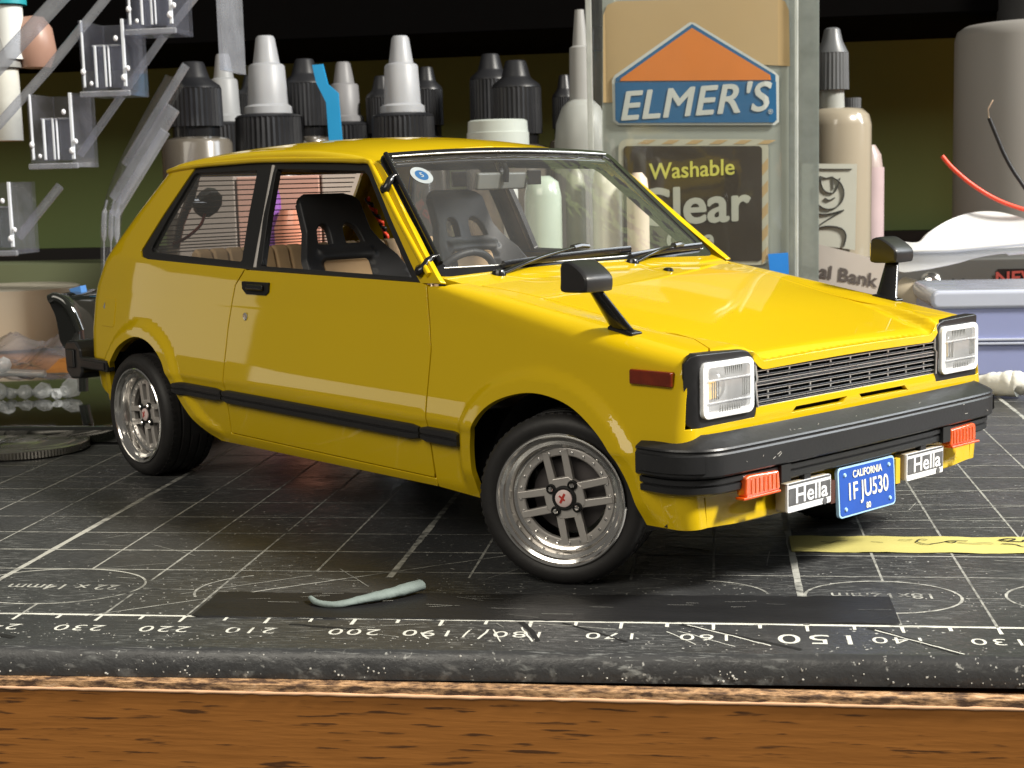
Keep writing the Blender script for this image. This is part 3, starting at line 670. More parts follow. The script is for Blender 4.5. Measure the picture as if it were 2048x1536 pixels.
# wheels
def make_wheel():
    wh = bpy.data.objects.new('wheel', None); COL.objects.link(wh); wh.parent = car; wh.empty_display_size = .005
    # profile in (radius, outward)
    ty = [(8.05, -.25), (8.5, .12), (9.2, .28), (9.9, .02), (10.3, -.55), (10.5, -1.2)]
    for k in range(4):
        w0 = -1.5-1.7*k; ty += [(10.5, w0), (10.5, w0-.9), (10.25, w0-1.0), (10.25, w0-1.3), (10.5, w0-1.4)]
    ty += [(10.5, -8.3), (10.2, -9.0), (9.3, -9.4), (8.2, -9.2), (8.0, -8.6), (8.0, -.6)]
    MB().lathe(ty, 72, closed=True).obj('tyre', RUBBER, wh, smooth=40)
    tb = MB()
    for k in range(60):
        a = 2*math.pi*k/60
        for w0 in (-1.3, -8.1):
            M_ = rot('z', math.degrees(a)); tb.box(M_@np.array([10.42, 0, w0]), (.25, .55, .8), M_)
    tb.obj('tread_block', RUBBER, wh)['kind'] = 'stuff'
    rim = [(8.15, -.35), (8.2, .1), (8.05, .25), (7.85, .2), (7.7, -.05), (7.35, -.25), (7.2, -.55), (6.75, -.7), (6.68, -.95), (6.5, -1.85), (6.3, -2.0), (6.15, -2.05), (6.05, -2.6), (6.0, -8.4), (8.0, -8.6)]
    MB().lathe(rim, 72).obj('rim', CHROME, wh, smooth=24)
    MB().lathe([(6.14, -2.15), (6.12, -1.98), (5.97, -1.92), (5.3, -1.92), (5.15, -2.05), (5.15, -2.7)], 64).obj('spoke_ring', SPOKE, wh, smooth=30)
    sp = MB()
    for k in range(4):
        M_ = rot('z', 90*k)
        for s in (-1, 1):
            poly = [(1.5, s*1.08-.5), (5.85, s*1.22-.44), (5.85, s*1.22+.44), (1.5, s*1.08+.5)]
            sp.prism(poly, -2.6, -1.75, M_)
    spo = sp.obj('spoke', SPOKE, wh, bevel=.12)
    hub = MB(); hub.prism([(2.75*math.cos(R(22.5+45*i)), 2.75*math.sin(R(22.5+45*i))) for i in range(8)], -2.7, -1.65); hub.obj('hub', SPOKE, wh, bevel=.2)
    MB().lathe([(1.55, -1.7), (1.5, -1.45), (1.3, -1.35), (1.2, -1.45), (0, -1.45)], 32).obj('cap_ring', DARKIN, wh)
    cap = MB().lathe([(1.08, -1.5), (1.05, -1.28), (.9, -1.2), (0, -1.18)], 28).obj('hub_cap', mat('cap_pink_white', (.78, .62, .60), rough=.4, var=.12, vscale=700), wh)
    b = MB(); b.box((-.1, .05, -1.16), (.28, 1.3, .04), rot('z', -38)); b.box((-.15, .1, -1.155), (.22, .9, .04), rot('z', 40)); b.obj('cap_mark', mat('cap_red', (.5, .04, .03), rough=.5), wh)
    for k in range(4):
        a = R(45+90*k); c = np.array([1.95*math.cos(a), 1.95*math.sin(a), 0])
        MB().lathe([(.62, -1.75), (.62, -1.45), (.5, -1.36), (.42, -1.6), (0, -1.6)], 18, None, c).obj('lug_seat', DARKIN, wh)
        MB().lathe([(.36, -1.7), (.34, -1.25), (.2, -1.1), (0, -1.08)], 6, None, c).obj('lug_nut', CHROME, wh)
    for k in range(24):
        a = R(15*k+7.5); c = np.array([5.63*math.cos(a), 5.63*math.sin(a), 0])
        MB().lathe([(.2, -1.95), (.18, -1.8), (0, -1.74)], 8, None, c).obj('rivet', CHROME, wh)
    MB().lathe([(4.6, -4.0), (.5, -3.6), (0, -3.6)], 40).obj('brake_disc', mat('brake_disc_metal', (.10, .09, .09), rough=.5, metal=.6), wh)
    return wh
W0 = make_wheel()
def copy_tree(o, parent):
    c = o.copy(); COL.objects.link(c); c.parent = parent
    for ch in o.children: copy_tree(ch, c)
    return c
def place_wheel(o, pos, sd, steer, spin):
    B = np.array([[1, 0, 0], [0, 0, sd], [0, 1, 0]], float)       # outward axis -> car y
    if np.linalg.det(B) < 0: B[0] *= -1
    M_ = rot('z', steer)@B@rot('z', spin)
    o.matrix_local = Matrix(((*M_[0], pos[0]*S), (*M_[1], pos[1]*S), (*M_[2], pos[2]*S), (0, 0, 0, 1)))
WR = copy_tree(W0, car); WFl = copy_tree(W0, car); WRl = copy_tree(W0, car)
place_wheel(W0, (48.9, -31.2, 10.45), -1, 29.0, 12)
place_wheel(WR, (-55.0, -31.9, 10.45), -1, 0, 8)
place_wheel(WFl, (47.5, 25.8, 10.45), 1, 29.0, 30)
place_wheel(WRl, (-55.0, 31.9, 10.45), 1, 0, 50)

# underside, inner wells, inside trim
b = MB(); b.box((-4, 0, 9.2), (128, 44, 3.4)); b.box((-4, 0, 9.6), (62, 57.5, 2.4)); b.obj('chassis', DARKIN, car, bevel=.4)
b = MB()
for sd in (-1, 1):
    b.box((64.5, sd*24.5, 14.5), (1.0, 11, 10)); b.box((30.0, sd*25.0, 14), (1, 9, 10)); b.box((-69, sd*24, 15), (1, 11, 10))
b.box((67.0, 0, 15), (1.2, 52, 11)); b.obj('inner_panel', DARKIN, car)['kind'] = 'stuff'
CREAM = mat('cream_inner_trim', (0.62, 0.47, 0.30), rough=.7, var=.1)
b = MB(); b.box((-22, 0, 11.6), (84, 54, 1.0)); b.obj('cabin_floor', mat('dark_carpet', (.02, .018, .017), rough=.9), car)
for sd in (-1, 1):
    b = MB(); b.box((-1, sd*28.3, 23.5), (46, .8, 23.5)); b.box((-40, sd*26.9, 23.5), (32, .8, 24)); b.obj('door_card', CREAM, car, bevel=.2)
b = MB(); b.prism([(12.5, 21), (12.0, 31.5), (13.5, 33.6), (22.5, 34.6), (23.0, 21)], -26.5, 26.5, np.array([[1, 0, 0], [0, 0, 1], [0, 1, 0]])); dash = b.obj('dashboard', SEATB, car, bevel=.8, bseg=3)
b = MB(); b.prism([(12.2, 33), (12.4, 35.0), (15.5, 35.4), (17, 33.5)], -19.5, -6.5, np.array([[1, 0, 0], [0, 0, 1], [0, 1, 0]])); b.obj('instrument_hood', SEATB, dash, bevel=.5, bseg=3)
# steering wheel (right-hand drive)
sc = np.array([9.2, -12.8, 33.0]); SM = rot('y', -62)
st = MB(); st.tube([sc+SM@np.array([6.3*math.cos(a), 6.3*math.sin(a), 0]) for a in np.linspace(0, 2*math.pi, 49)], .55, 10, caps=False); stw = st.obj('steering_wheel', SEATB, car, smooth=80)
b = MB(); b.lathe([(1.9, -.6), (1.9, .3), (1.2, .8), (0, .9)], 20, SM, sc)
for a in (90, 210, 330): b.box(sc+SM@(rot('z', a)@np.array([3.6, 0, 0])), (5.0, 1.0, .35), SM@rot('z', a))
b.obj('steering_hub', SEATB, stw)
MB().tube([sc, sc+SM@np.array([0, 0, -9.])*1], .8, 8).obj('steering_column', SEATB, stw)
# bucket seats
def seat_x(z): return np.interp(z, [14, 20, 34, 40, 47.5], [-11.5, -13.0, -17.2, -19.3, -22.0])
for sc_ in (-13.6, 12.6):
    out = [(9.2, 15), (9.5, 24), (9.3, 30), (9.2, 34.5), (8.4, 37.4), (6.9, 39.6), (5.9, 41.6), (5.7, 44.2), (5.6, 46.0), (5.0, 46.9), (3.8, 47.2)]
    L = [(y, z) for y, z in out]+[(-y, z) for y, z in out[::-1]]
    hole = catmull([(1.1, 39.8), (1.25, 42.2), (2.5, 42.9), (3.9, 42.0), (4.5, 40.0), (4.2, 39.4), (1.5, 39.3)], 4, closed=True)
    holes = [hole, hole*np.array([-1, 1])]
    def smp(y, z, c=sc_):
        lean = seat_x(z); curve = 0.028*np.clip(np.abs(y), 0, 9)**2*np.interp(z, [15, 34, 40, 46, 47.5], [1.7, 1.9, 1.0, .35, .3])
        step = 1.0*smooth01((39.0-z)/.7)*(1-smooth01((np.abs(y)-4.9)/.8))*smooth01((z-37.0)/.6)
        ins = -0.5*smooth01((37.2-z)/.7)*(1-smooth01((np.abs(y)-4.6)/.5))
        edge = -0.8*smooth01((z-46.0)/1.2)
        return np.stack([lean+curve+step+ins+edge, c+y, z], 1)
    seat = patch('bucket_seat', L, holes, smp, SEATB, car, sp=0.7, bsp=0.4, sign=1, lip=1.3, rnd=0.45)
    patch('seat_insert', rrect(-4.3, 17, 4.3, 36.9, .6, 3), [], smp, TAN, seat, sp=0.9, bsp=0.5, sign=1, lip=.4, off=.3)
    b = MB(); b.box((-3.5, sc_, 16.2), (17, 16.5, 3.4), rot('y', -6)); b.box((-3.5, sc_-7.9, 18.2), (17, 2.2, 4.5), rot('y', -6)); b.box((-3.5, sc_+7.9, 18.2), (17, 2.2, 4.5), rot('y', -6)); b.obj('seat_base', SEATB, seat, bevel=.8, bseg=3)
# rear seat with pleats
rs = None
for k in range(17):
    y = -24+3.0*k
    b = MB(); pr = [(-43.0, 15), (-38.6, 16.5), (-40.2, 28), (-43.0, 38.2), (-44.2, 38.8), (-45.5, 38.0)]
    b.prism(pr, y-1.45, y+1.45, np.array([[1, 0, 0], [0, 0, 1], [0, 1, 0]]))
    o = b.obj('rear_seat' if rs is None else 'seat_pleat', TAN, car if rs is None else rs, bevel=.55, bseg=3)
    if rs is None: rs = o
b = MB(); b.box((-37, 0, 17), (11, 50, 4)); b.obj('rear_cushion', TAN, rs, bevel=.8)
b = MB(); b.box((-57, 0, 34.0), (24, 50, 1.0)); b.obj('parcel_shelf', SEATB, car)
# mirror inside
b = MB(); b.box((5.2, -.6, 48.6), (.9, 10.2, 2.6), rot('y', 12)); im = b.obj('inside_mirror', mat('mirror_back_grey', (.16, .17, .165), rough=.3, coat=.3), car, bevel=.35, bseg=3)
MB().tube([(6.2, -.6, 48.4), (6.4, -.6, 50.2), (5.4, -.6, 51.8)], .45, 8).obj('mirror_stem', GLOSSB, im)
for s in (-1, 1):
    b = MB(); b.box((6.0, -2.0+s*7.6 if s < 0 else 5.4, 49.0), (.5, 2.6, 2.2)); b.obj('sun_visor_clip', GLOSSB, im, bevel=.1)
# headliner, tailgate
def headl(x, y): return np.stack([x, y, Rf(x, y)-0.9], 1)
patch('headliner', [(3.0, -20.5), (3.0, 20.5), (-56, 20.5), (-56, -20.5)], [], headl, mat('headliner_grey', (.30, .29, .27), rough=.8), car, sp=4, bsp=2, sign=-1, lip=0)
ed = catmull(REAR, 4); ed = ed[ed[:, 1] > 14]
def tail(a, t):  # a -1..1, t index along edge
    zz = np.interp(t, np.linspace(0, 1, len(ed)), ed[:, 1]); xx = np.interp(t, np.linspace(0, 1, len(ed)), ed[:, 0])
    yy = Yside(xx, np.minimum(zz, 52)); return np.stack([xx-1.2*(1-a*a), a*yy, zz], 1)
def tm(x, y): return tail(x/28, y/40)
win = [(-24.5, 26.0), (24.5, 26.0), (25.0, 39.2), (-25.0, 39.2)]
tg = patch('tailgate', [(-28, 0), (28, 0), (28, 40), (-28, 40)], [win], tm, PAINT, car, sp=2.0, bsp=1.0, sign=-1, lip=.8)
REARG = clear_mat('rear_glass', (.92, .90, .89), opac=.10, rough=.03, body=(.62, .58, .56), bump=.3, bscale=160)
rw = patch('rear_window', win, [], tm, REARG, car, sp=2, bsp=1, sign=-1, lip=0, off=-.2)
for k in range(17):
    yy_ = 27.2+11.4*k/16; xx_ = np.linspace(-23.4, 23.4, 24); q = tm(xx_, np.full(24, yy_)); q[:, 0] += .35
    MB().tube(q, .11, 5).obj('defroster_line', mat('brown_defroster', (.06, .035, .028), rough=.5), rw, smooth=80)
def w2c(p_):
    d = np.asarray(p_, float)-np.array([-15.131, 70.0, 0]); c_, s_ = math.cos(THETA), math.sin(THETA)
    return np.array([d[0]*c_-d[1]*s_, d[0]*s_+d[1]*c_, d[2]])
_out = np.array([-.9, 0, .6])
wq = [w2c(p_)+_out for p_ in ((-78.5, 107.5, 37.5), (-76, 104, 42), (-73, 101, 46), (-70.2, 97.2, 50.2))]
rwp = MB().tube(wq, [.75, .8, .85, .8], 10).obj('rear_wiper', GLOSSB, car, smooth=80)
cq = w2c((-70.6, 104.5, 45.2))+_out*1.4
b = MB(); b.prism([(2.9*math.cos(a)*(1.1 if math.sin(a) < 0 else 1), 2.6*math.sin(a)) for a in np.linspace(0, 2*math.pi, 10, endpoint=False)], -.9, .9, rot('y', -58)@rot('z', 20), cq); b.obj('wiper_motor_cover', TRIM, rwp, bevel=.4, bseg=3)
MB().tube([w2c((-73, 101, 45.6))+_out, cq], .9, 8).obj('wiper_pivot', GLOSSB, rwp)
MB().tube(catmull([cq+np.array([.3, -1, -2]), cq+np.array([.6, -2.2, -4.0]), cq+np.array([.6, -5, -6.0]), cq+np.array([.6, -8.0, -7.2])], 6), .28, 6).obj('wiper_wire', mat('dark_red_wire', (.25, .03, .02), rough=.5), rwp, smooth=80)
# twisted wire pair by the far rear pillar
for s_, m_, nm in ((0, mat('red_insulation', (.80, .07, .03), rough=.4), 'red_wire_strand'), (math.pi, mat('black_insulation', (.012, .012, .013), rough=.4), 'black_wire_strand')):
    base = catmull([w2c(PX(u, v, 122)) for u, v in ((734, 396), (748, 420), (762, 444), (772, 470), (778, 520))], 10)
    base = np.array([p_+.38*np.array([math.cos(i*.62+s_), 0, math.sin(i*.62+s_)]) for i, p_ in enumerate(base)])
    MB().tube(base, .36, 8).obj(nm, m_, car, smooth=80)
# rear bumper: end block and side bar
for sd in (-1, 1):
    b = MB(); b.box((-69.8, sd*31.6, 18.2), (10.6, 1.6, 2.0)); rb = b.obj('rear_bumper_end', BUMPER, car, bevel=.25)
    b = MB(); b.box((-69.6, sd*32.4, 18.15), (9.0, .5, 1.3)); b.obj('end_strip', TRIM, rb, bevel=.1)
    b = MB(); b.prism([(-81.8, 16.0), (-82.1, 20.6), (-81.0, 21.7), (-77.5, 22.0), (-75.6, 20.4), (-75.2, 16.2), (-76.4, 15.0), (-80.0, 14.8)], -4.2, .3, np.array([[1, 0, 0], [0, 0, sd], [0, 1, 0]]) if sd > 0 else np.array([[1, 0, 0], [0, 0, -1], [0, 1, 0]]), (0, sd*31.6, 0))
    b.obj('overrider', BUMPER, rb, bevel=.5, bseg=3)
    b = MB(); b.box((-79.2, sd*32.1, 18.6), (3.0, .5, 3.4)); b.box((-81.9, sd*29.5, 18.4), (.5, 3.4, 3.4)); b.obj('overrider_pad', TRIM, rb, bevel=.3)
b = MB(); b.box((-79.0, 0, 18.3), (2.4, 58, 4.0)); b.obj('rear_bumper', BUMPER, car, bevel=.5)

# dark wheel-well liners
for sd in (-1, 1):
    for cx, r_ in ((-54.5, 13.4), (47.8, 13.6)):
        M_ = np.array([[1, 0, 0], [0, 0, sd], [0, 1, 0]], float)
        b = MB(); b.lathe([(2, 18.5), (r_, 18.5), (r_, 29.6)], 28, M_, (cx, 0, 10.2), a0=-8, a1=188); b.obj('wheel_well', DARKIN, car, smooth=60)

# ------------------------------------------------------------------ desk and cutting mat
def wood_mat():
    m = bpy.data.materials.new('desk_laminate'); m.use_nodes = True; n, l = nodes_of(m); b = n['Principled BSDF']
    tc = n.new('ShaderNodeTexCoord'); mp = n.new('ShaderNodeMapping'); mp.inputs['Scale'].default_value = (70, 300, 700); l.new(tc.outputs['Object'], mp.inputs['Vector'])
    n1 = n.new('ShaderNodeTexNoise'); n1.inputs['Scale'].default_value = 1.0; n1.inputs['Detail'].default_value = 6; n1.inputs['Roughness'].default_value = .62; n1.inputs['Distortion'].default_value = .5
    l.new(mp.outputs[0], n1.inputs['Vector'])
    mp2 = n.new('ShaderNodeMapping'); mp2.inputs['Scale'].default_value = (150, 500, 1900); mp2.inputs['Rotation'].default_value = (0, R(1.5), 0); l.new(tc.outputs['Object'], mp2.inputs['Vector'])
    n2 = n.new('ShaderNodeTexNoise'); n2.inputs['Scale'].default_value = 1.0; n2.inputs['Detail'].default_value = 3; l.new(mp2.outputs[0], n2.inputs['Vector'])
    r1 = n.new('ShaderNodeValToRGB'); r1.color_ramp.elements[0].position = .2; r1.color_ramp.elements[0].color = (.26, .098, .017, 1); r1.color_ramp.elements[1].position = .85; r1.color_ramp.elements[1].color = (.39, .155, .031, 1)
    l.new(n1.outputs['Fac'], r1.inputs[0])
    r2 = n.new('ShaderNodeValToRGB'); r2.color_ramp.elements[0].position = .60; r2.color_ramp.elements[0].color = (0, 0, 0, 1); r2.color_ramp.elements[1].position = .665; r2.color_ramp.elements[1].color = (1, 1, 1, 1)
    l.new(n2.outputs['Fac'], r2.inputs[0])
    mx = n.new('ShaderNodeMix'); mx.data_type = 'RGBA'; l.new(r2.outputs[0], mx.inputs['Factor']); l.new(r1.outputs[0], mx.inputs['A']); mx.inputs['B'].default_value = (.085, .034, .010, 1)
    l.new(mx.outputs['Result'], b.inputs['Base Color']); b.inputs['Roughness'].default_value = .42
    bp = n.new('ShaderNodeBump'); bp.inputs['Strength'].default_value = .25; bp.inputs['Distance'].default_value = .0002; l.new(n2.outputs['Fac'], bp.inputs['Height']); l.new(bp.outputs[0], b.inputs['Normal'])
    return m
def chip_mat():
    m = bpy.data.materials.new('chipped_desk_edge'); m.use_nodes = True; n, l = nodes_of(m); b = n['Principled BSDF']
    tc = n.new('ShaderNodeTexCoord'); mp = n.new('ShaderNodeMapping'); mp.inputs['Scale'].default_value = (420, 900, 1600); l.new(tc.outputs['Object'], mp.inputs['Vector'])
    n1 = n.new('ShaderNodeTexNoise'); n1.inputs['Scale'].default_value = 1; n1.inputs['Detail'].default_value = 7; n1.inputs['Roughness'].default_value = .7; l.new(mp.outputs[0], n1.inputs['Vector'])
    r = n.new('ShaderNodeValToRGB'); e = r.color_ramp.elements; e[0].position = .42; e[0].color = (.07, .035, .018, 1); e[1].position = .74; e[1].color = (.78, .58, .40, 1); q = e.new(.58); q.color = (.50, .29, .14, 1)
    l.new(n1.outputs['Fac'], r.inputs[0]); l.new(r.outputs[0], b.inputs['Base Color']); b.inputs['Roughness'].default_value = .8
    bp = n.new('ShaderNodeBump'); bp.inputs['Strength'].default_value = .8; bp.inputs['Distance'].default_value = .0004; l.new(n1.outputs['Fac'], bp.inputs['Height']); l.new(bp.outputs[0], b.inputs['Normal'])
    return m
MT = -3.0
b = MB(); b.box((0, 300-13.6/2, MT-20.1), (1400, 600+13.6-.0, 38.0)); desk = b.obj('desk', wood_mat()); tag(desk, kind='structure')
b = MB()
n = 500; V = []; F = []
for i in range(n+1):
    x = -350+700*i/n; j = random.uniform(-.04, .04); k = random.uniform(-.05, .03)
    V += [(x, -12.0, MT-.05), (x, -13.70+j, MT-.12+j*.5), (x, -13.72+j*.8, MT-.85+k*.5), (x, -12.0, MT-.9)]
for i in range(n):
    for k in range(3): F.append((4*i+k, 4*i+4+k, 4*i+5+k, 4*i+1+k))
b.add(V, F); b.obj('chipped_edge', chip_mat(), desk, smooth=60)
pe = [(-350+700*i/600, -13.68+random.uniform(-.02, .03), MT-1.0+random.uniform(-.03, .03)) for i in range(601)]
MB().tube(pe, [.2+random.uniform(-.05, .05) for _ in pe], 8).obj('laminate_lip', mat('peach_laminate_edge', (.72, .44, .26), rough=.6, var=.2, vscale=250), desk, smooth=80)
def mat_material():
    m = bpy.data.materials.new('black_cutting_mat'); m.use_nodes = True; n, l = nodes_of(m); b = n['Principled BSDF']
    tc = n.new('ShaderNodeTexCoord')
    def noise(sc, det=5, rough=.6, scale=(1, 1, 1), rotz=0):
        mp = n.new('ShaderNodeMapping'); mp.inputs['Scale'].default_value = scale; mp.inputs['Rotation'].default_value = (0, 0, R(rotz)); l.new(tc.outputs['Object'], mp.inputs['Vector'])
        t = n.new('ShaderNodeTexNoise'); t.inputs['Scale'].default_value = sc; t.inputs['Detail'].default_value = det; t.inputs['Roughness'].default_value = rough; l.new(mp.outputs[0], t.inputs['Vector']); return t.outputs['Fac']
    def ramp(s, p0, p1):
        r = n.new('ShaderNodeMapRange'); r.inputs['From Min'].default_value = p0; r.inputs['From Max'].default_value = p1; l.new(s, r.inputs['Value']); return r.outputs[0]
    def mix(fac, a, c):
        x = n.new('ShaderNodeMix'); x.data_type = 'RGBA'; l.new(fac, x.inputs['Factor'])
        if isinstance(a, tuple): x.inputs['A'].default_value = a
        else: l.new(a, x.inputs['A'])
        x.inputs['B'].default_value = c; return x.outputs['Result']
    def mul(a, c):
        x = n.new('ShaderNodeMath'); x.operation = 'MULTIPLY'; l.new(a, x.inputs[0])
        if isinstance(c, float): x.inputs[1].default_value = c
        else: l.new(c, x.inputs[1])
        return x.outputs[0]
    base = mix(noise(45, 6), (.024, .025, .027, 1), (.050, .051, .052, 1))
    s1 = ramp(noise(60, 4, .6, (6, 90, 6), 4), .56, .74)          # fine scuffs along the ruler
    s2 = ramp(noise(50, 4, .6, (5, 70, 5), 33), .60, .76)
    patch1 = ramp(noise(34, 4), .38, .60)
    c = mix(mul(s1, patch1), base, (.30, .31, .30, 1)); c = mix(mul(mul(s2, patch1), .8), c, (.34, .34, .33, 1))
    sp = ramp(noise(1300, 2), .66, .74); sp2 = ramp(noise(55, 4), .42, .60)
    c = mix(mul(sp, sp2), c, (.50, .50, .47, 1))
    l.new(c, b.inputs['Base Color'])
    r = ramp(noise(70, 6), .3, .7); mr = n.new('ShaderNodeMapRange'); mr.inputs['To Min'].default_value = .28; mr.inputs['To Max'].default_value = .52; l.new(r, mr.inputs['Value']); l.new(mr.outputs[0], b.inputs['Roughness'])
    bp = n.new('ShaderNodeBump'); bp.inputs['Strength'].default_value = .35; bp.inputs['Distance'].default_value = .0003
    l.new(noise(900, 4), bp.inputs['Height']); l.new(bp.outputs[0], b.inputs['Normal'])
    return m
MATM = mat_material()
def worn(name, col, lo=.36, hi=.56, sc=700, base=(.03, .031, .032)):
    m = bpy.data.materials.new(name); m.use_nodes = True; n, l = nodes_of(m); b = n['Principled BSDF']
    tc = n.new('ShaderNodeTexCoord'); t = n.new('ShaderNodeTexNoise'); t.inputs['Scale'].default_value = sc; t.inputs['Detail'].default_value = 4; l.new(tc.outputs['Object'], t.inputs['Vector'])
    t2 = n.new('ShaderNodeTexNoise'); t2.inputs['Scale'].default_value = 40; l.new(tc.outputs['Object'], t2.inputs['Vector'])
    ad = n.new('ShaderNodeMath'); ad.operation = 'ADD'; l.new(t.outputs['Fac'], ad.inputs[0]); l.new(t2.outputs['Fac'], ad.inputs[1])
    hf = n.new('ShaderNodeMath'); hf.operation = 'MULTIPLY'; hf.inputs[1].default_value = .5; l.new(ad.outputs[0], hf.inputs[0])
    r = n.new('ShaderNodeMapRange'); r.inputs['From Min'].default_value = lo; r.inputs['From Max'].default_value = hi; l.new(hf.outputs[0], r.inputs['Value'])
    x = n.new('ShaderNodeMix'); x.data_type = 'RGBA'; l.new(r.outputs[0], x.inputs['Factor']); x.inputs['A'].default_value = (*base, 1); x.inputs['B'].default_value = (*col, 1)
    l.new(x.outputs['Result'], b.inputs['Base Color']); b.inputs['Roughness'].default_value = .6
    return m
INK = worn('worn_white_print', (.44, .44, .40), .34, .54); INK2 = worn('worn_thin_print', (.35, .35, .32), .34, .56); INK3 = worn('bold_white_print', (.66, .66, .60), .30, .42)
mt = thing('cutting_mat', 'black self-healing cutting mat with white grid and ruler under the yellow car', 'cutting mat', (0, 100, MT))
b = MB()
prof = [(-11.5, MT), (-11.5, MT+.8), (-11.2, MT+2.2), (-10.85, -.28), (-10.55, -.05), (-10.2, 0), (222, 0), (223, -.3), (223.4, MT)]
NX = 260; V = []; F = []
for i in range(NX+1):
    x = -240+480*i/NX
    for k, (y, z) in enumerate(prof):
        j = random.gauss(0, .10) if k in (1, 2, 3) else (random.gauss(0, .05) if k == 4 else 0)
        V.append((x, y+j*.7+(.02*x if k < 6 else 0), z+j*.3 if 0 < k < 5 else z))
m_ = len(prof)
for i in range(NX):
    for k in range(m_-1): F.append((i*m_+k, (i+1)*m_+k, (i+1)*m_+k+1, i*m_+k+1))
b.add(V, F); b.obj('mat_sheet', MATM, mt, smooth=50)
PZ = .03
def strip(b, P, wd, z=PZ, jit=0.0, step=3.0):
    P = np.asarray(P, float); Q = [P[0]]
    for i in range(len(P)-1):
        k = max(1, int(np.linalg.norm(P[i+1]-P[i])/step))
        for j in range(1, k+1): Q.append(P[i]+(P[i+1]-P[i])*j/k)
    Q = np.array(Q); t = np.gradient(Q, axis=0); t /= np.linalg.norm(t, axis=1)[:, None]+1e-9; nn = np.stack([-t[:, 1], t[:, 0]], 1)
    if jit: Q = Q+np.random.normal(0, jit, Q.shape)
    wv = np.full(len(Q), wd/2)*(1+np.random.uniform(-.2, .2, len(Q)))
    V = [(*(Q[i]+nn[i]*wv[i]), z) for i in range(len(Q))]+[(*(Q[i]-nn[i]*wv[i]), z) for i in range(len(Q))]; k = len(Q)
    b.add(V, [(i, k+i, k+i+1, i+1) for i in range(k-1)])
# ruler line and its ticks
b = MB(); strip(b, [(-230, 0), (230, 0)], .55)
for lab in range(-20, 400, 5):
    x = 180-lab
    if abs(x) > 225: continue
    strip(b, [(x, -.2), (x, -2.3 if lab % 10 == 0 else -1.5)], .38, PZ+.004)
b.obj('printed_ruler', INK3, mt)
# grid
b = MB(); b2 = MB()
gaps = {250: (3, 20), 230: (4.5, 15), 200: (9, 12), 190: (9, 14), 180: (9, 14), 170: (9, 14), 160: (-9, 19), 150: (1, 11), 140: (5.5, 18)}
for lab in range(-40, 410, 10):
    x = 180-lab
    if abs(x) > 228: continue
    y0 = 0
    if lab in (240,): strip(b2, [(x, .2), (x, 4.0)], .3); y0 = 20.2
    elif lab in (200, 190, 180, 170): y0 = 17.5
    elif lab in (210,): y0 = 20
    elif lab in (160,): y0 = 19
    elif lab == 140: strip(b2, [(x, .2), (x, 5.2)], .3); y0 = 18
    elif lab == 230: strip(b2, [(x, .2), (x, 9.5)], .32); y0 = 14.8
    if lab % 50 == 0: strip(b, [(x, y0), (x, 215)], .85, PZ)
    else: strip(b2, [(x, y0), (x, 215)], .30, PZ)
for j in range(1, 22):
    y = 10*j
    if j == 1:
        for x0, x1 in ((-49.5, -43.0), (48.5, 52.8)): strip(b2, [(x0, y+1), (x1, y+1)], .28, PZ+.002)
        continue
    strip(b2, [(-228, y), (228, y)], .42 if j == 3 else .28, PZ+.002)
b.obj('printed_thick_lines', INK, mt); b2.obj('printed_grid', INK2, mt)
# ellipse templates
b = MB()
def ell(cx, cy, a, bb, a0=0, a1=360): strip(b, [(cx+a*math.cos(R(t)), cy+bb*math.sin(R(t))) for t in np.linspace(a0, a1, 61)], .32, PZ+.006, step=2)
ell(-61.5, 12.0, 11.5, 8.0); ell(39.3, 11.4, 8.8, 6.6); ell(62.5, 11.6, 9.4, 6.6); ell(-33, 11, 9.6, 7.5, 118, 205); ell(17.5, 11.3, 8.8, 6.3, 5, 80); ell(-88, 12, 12, 8.2)
o = b.obj('printed_ellipse', INK, mt); o['kind'] = 'stuff'
for tx, x_, y_, sz in (('22 x 14mm', -60.2, 11.6, 3.2), ('18x12mm', 39.4, 11.9, 3.0), ('16x11mm', 62.5, 11.9, 2.8)):
    text_obj('printed_size', tx, sz, (x_, y_, PZ+.008), (-1, 0, 0), (0, -1, 0), INK, mt, extrude=.004)
for lab in range(60, 331, 10):
    x = 180-lab; sz = 4.5 if lab % 50 == 0 and lab != 200 else 3.0
    text_obj('printed_number', str(lab), sz, (x-.7 if lab % 50 else x+1.0, -4.9, PZ+.004), (-1, 0, 0), (0, -1, 0), INK3, mt, extrude=.004, bold=-.015, xs=1.2, sp=1.15)
# knife cuts and scratches
b = MB()
for _ in range(70):
    x = random.uniform(-75, 75); y = random.choice([random.uniform(-8, 22), random.uniform(20, 120)]); a = R(random.gauss(0, 22) if random.random() < .6 else random.uniform(0, 180)); ln = random.uniform(1.5, 14)
    strip(b, [(x, y), (x+ln*math.cos(a), y+ln*math.sin(a))], random.uniform(.05, .14), PZ+.012, jit=.03, step=1.5)
for x0, y0, x1, y1, wv in ((-52, -.6, 20, 46, .28), (-100, 78, -55, 70, .16), (-70, 66, -40, 80, .14), (30, 52, 95, 66, .2), (25, 47, 90, 56, .22), (45, 66, 110, 84, .2), (10, 43, 60, 46, .2), (-44, 9, -30, 18, .2)):
    strip(b, [(x0, y0), (x1, y1)], wv, PZ+.014, jit=.03, step=2)
for _ in range(22):
    x = random.uniform(-36, 38); y = random.uniform(1.5, 9); a = R(random.gauss(2, 9)); ln = random.uniform(1, 4)
    strip(b, [(x, y), (x+ln*math.cos(a), y+ln*math.sin(a))], random.uniform(.04, .10), .30, jit=.03, step=1.0)
b.obj('scratch', INK2, mt)['kind'] = 'stuff'
b = MB()
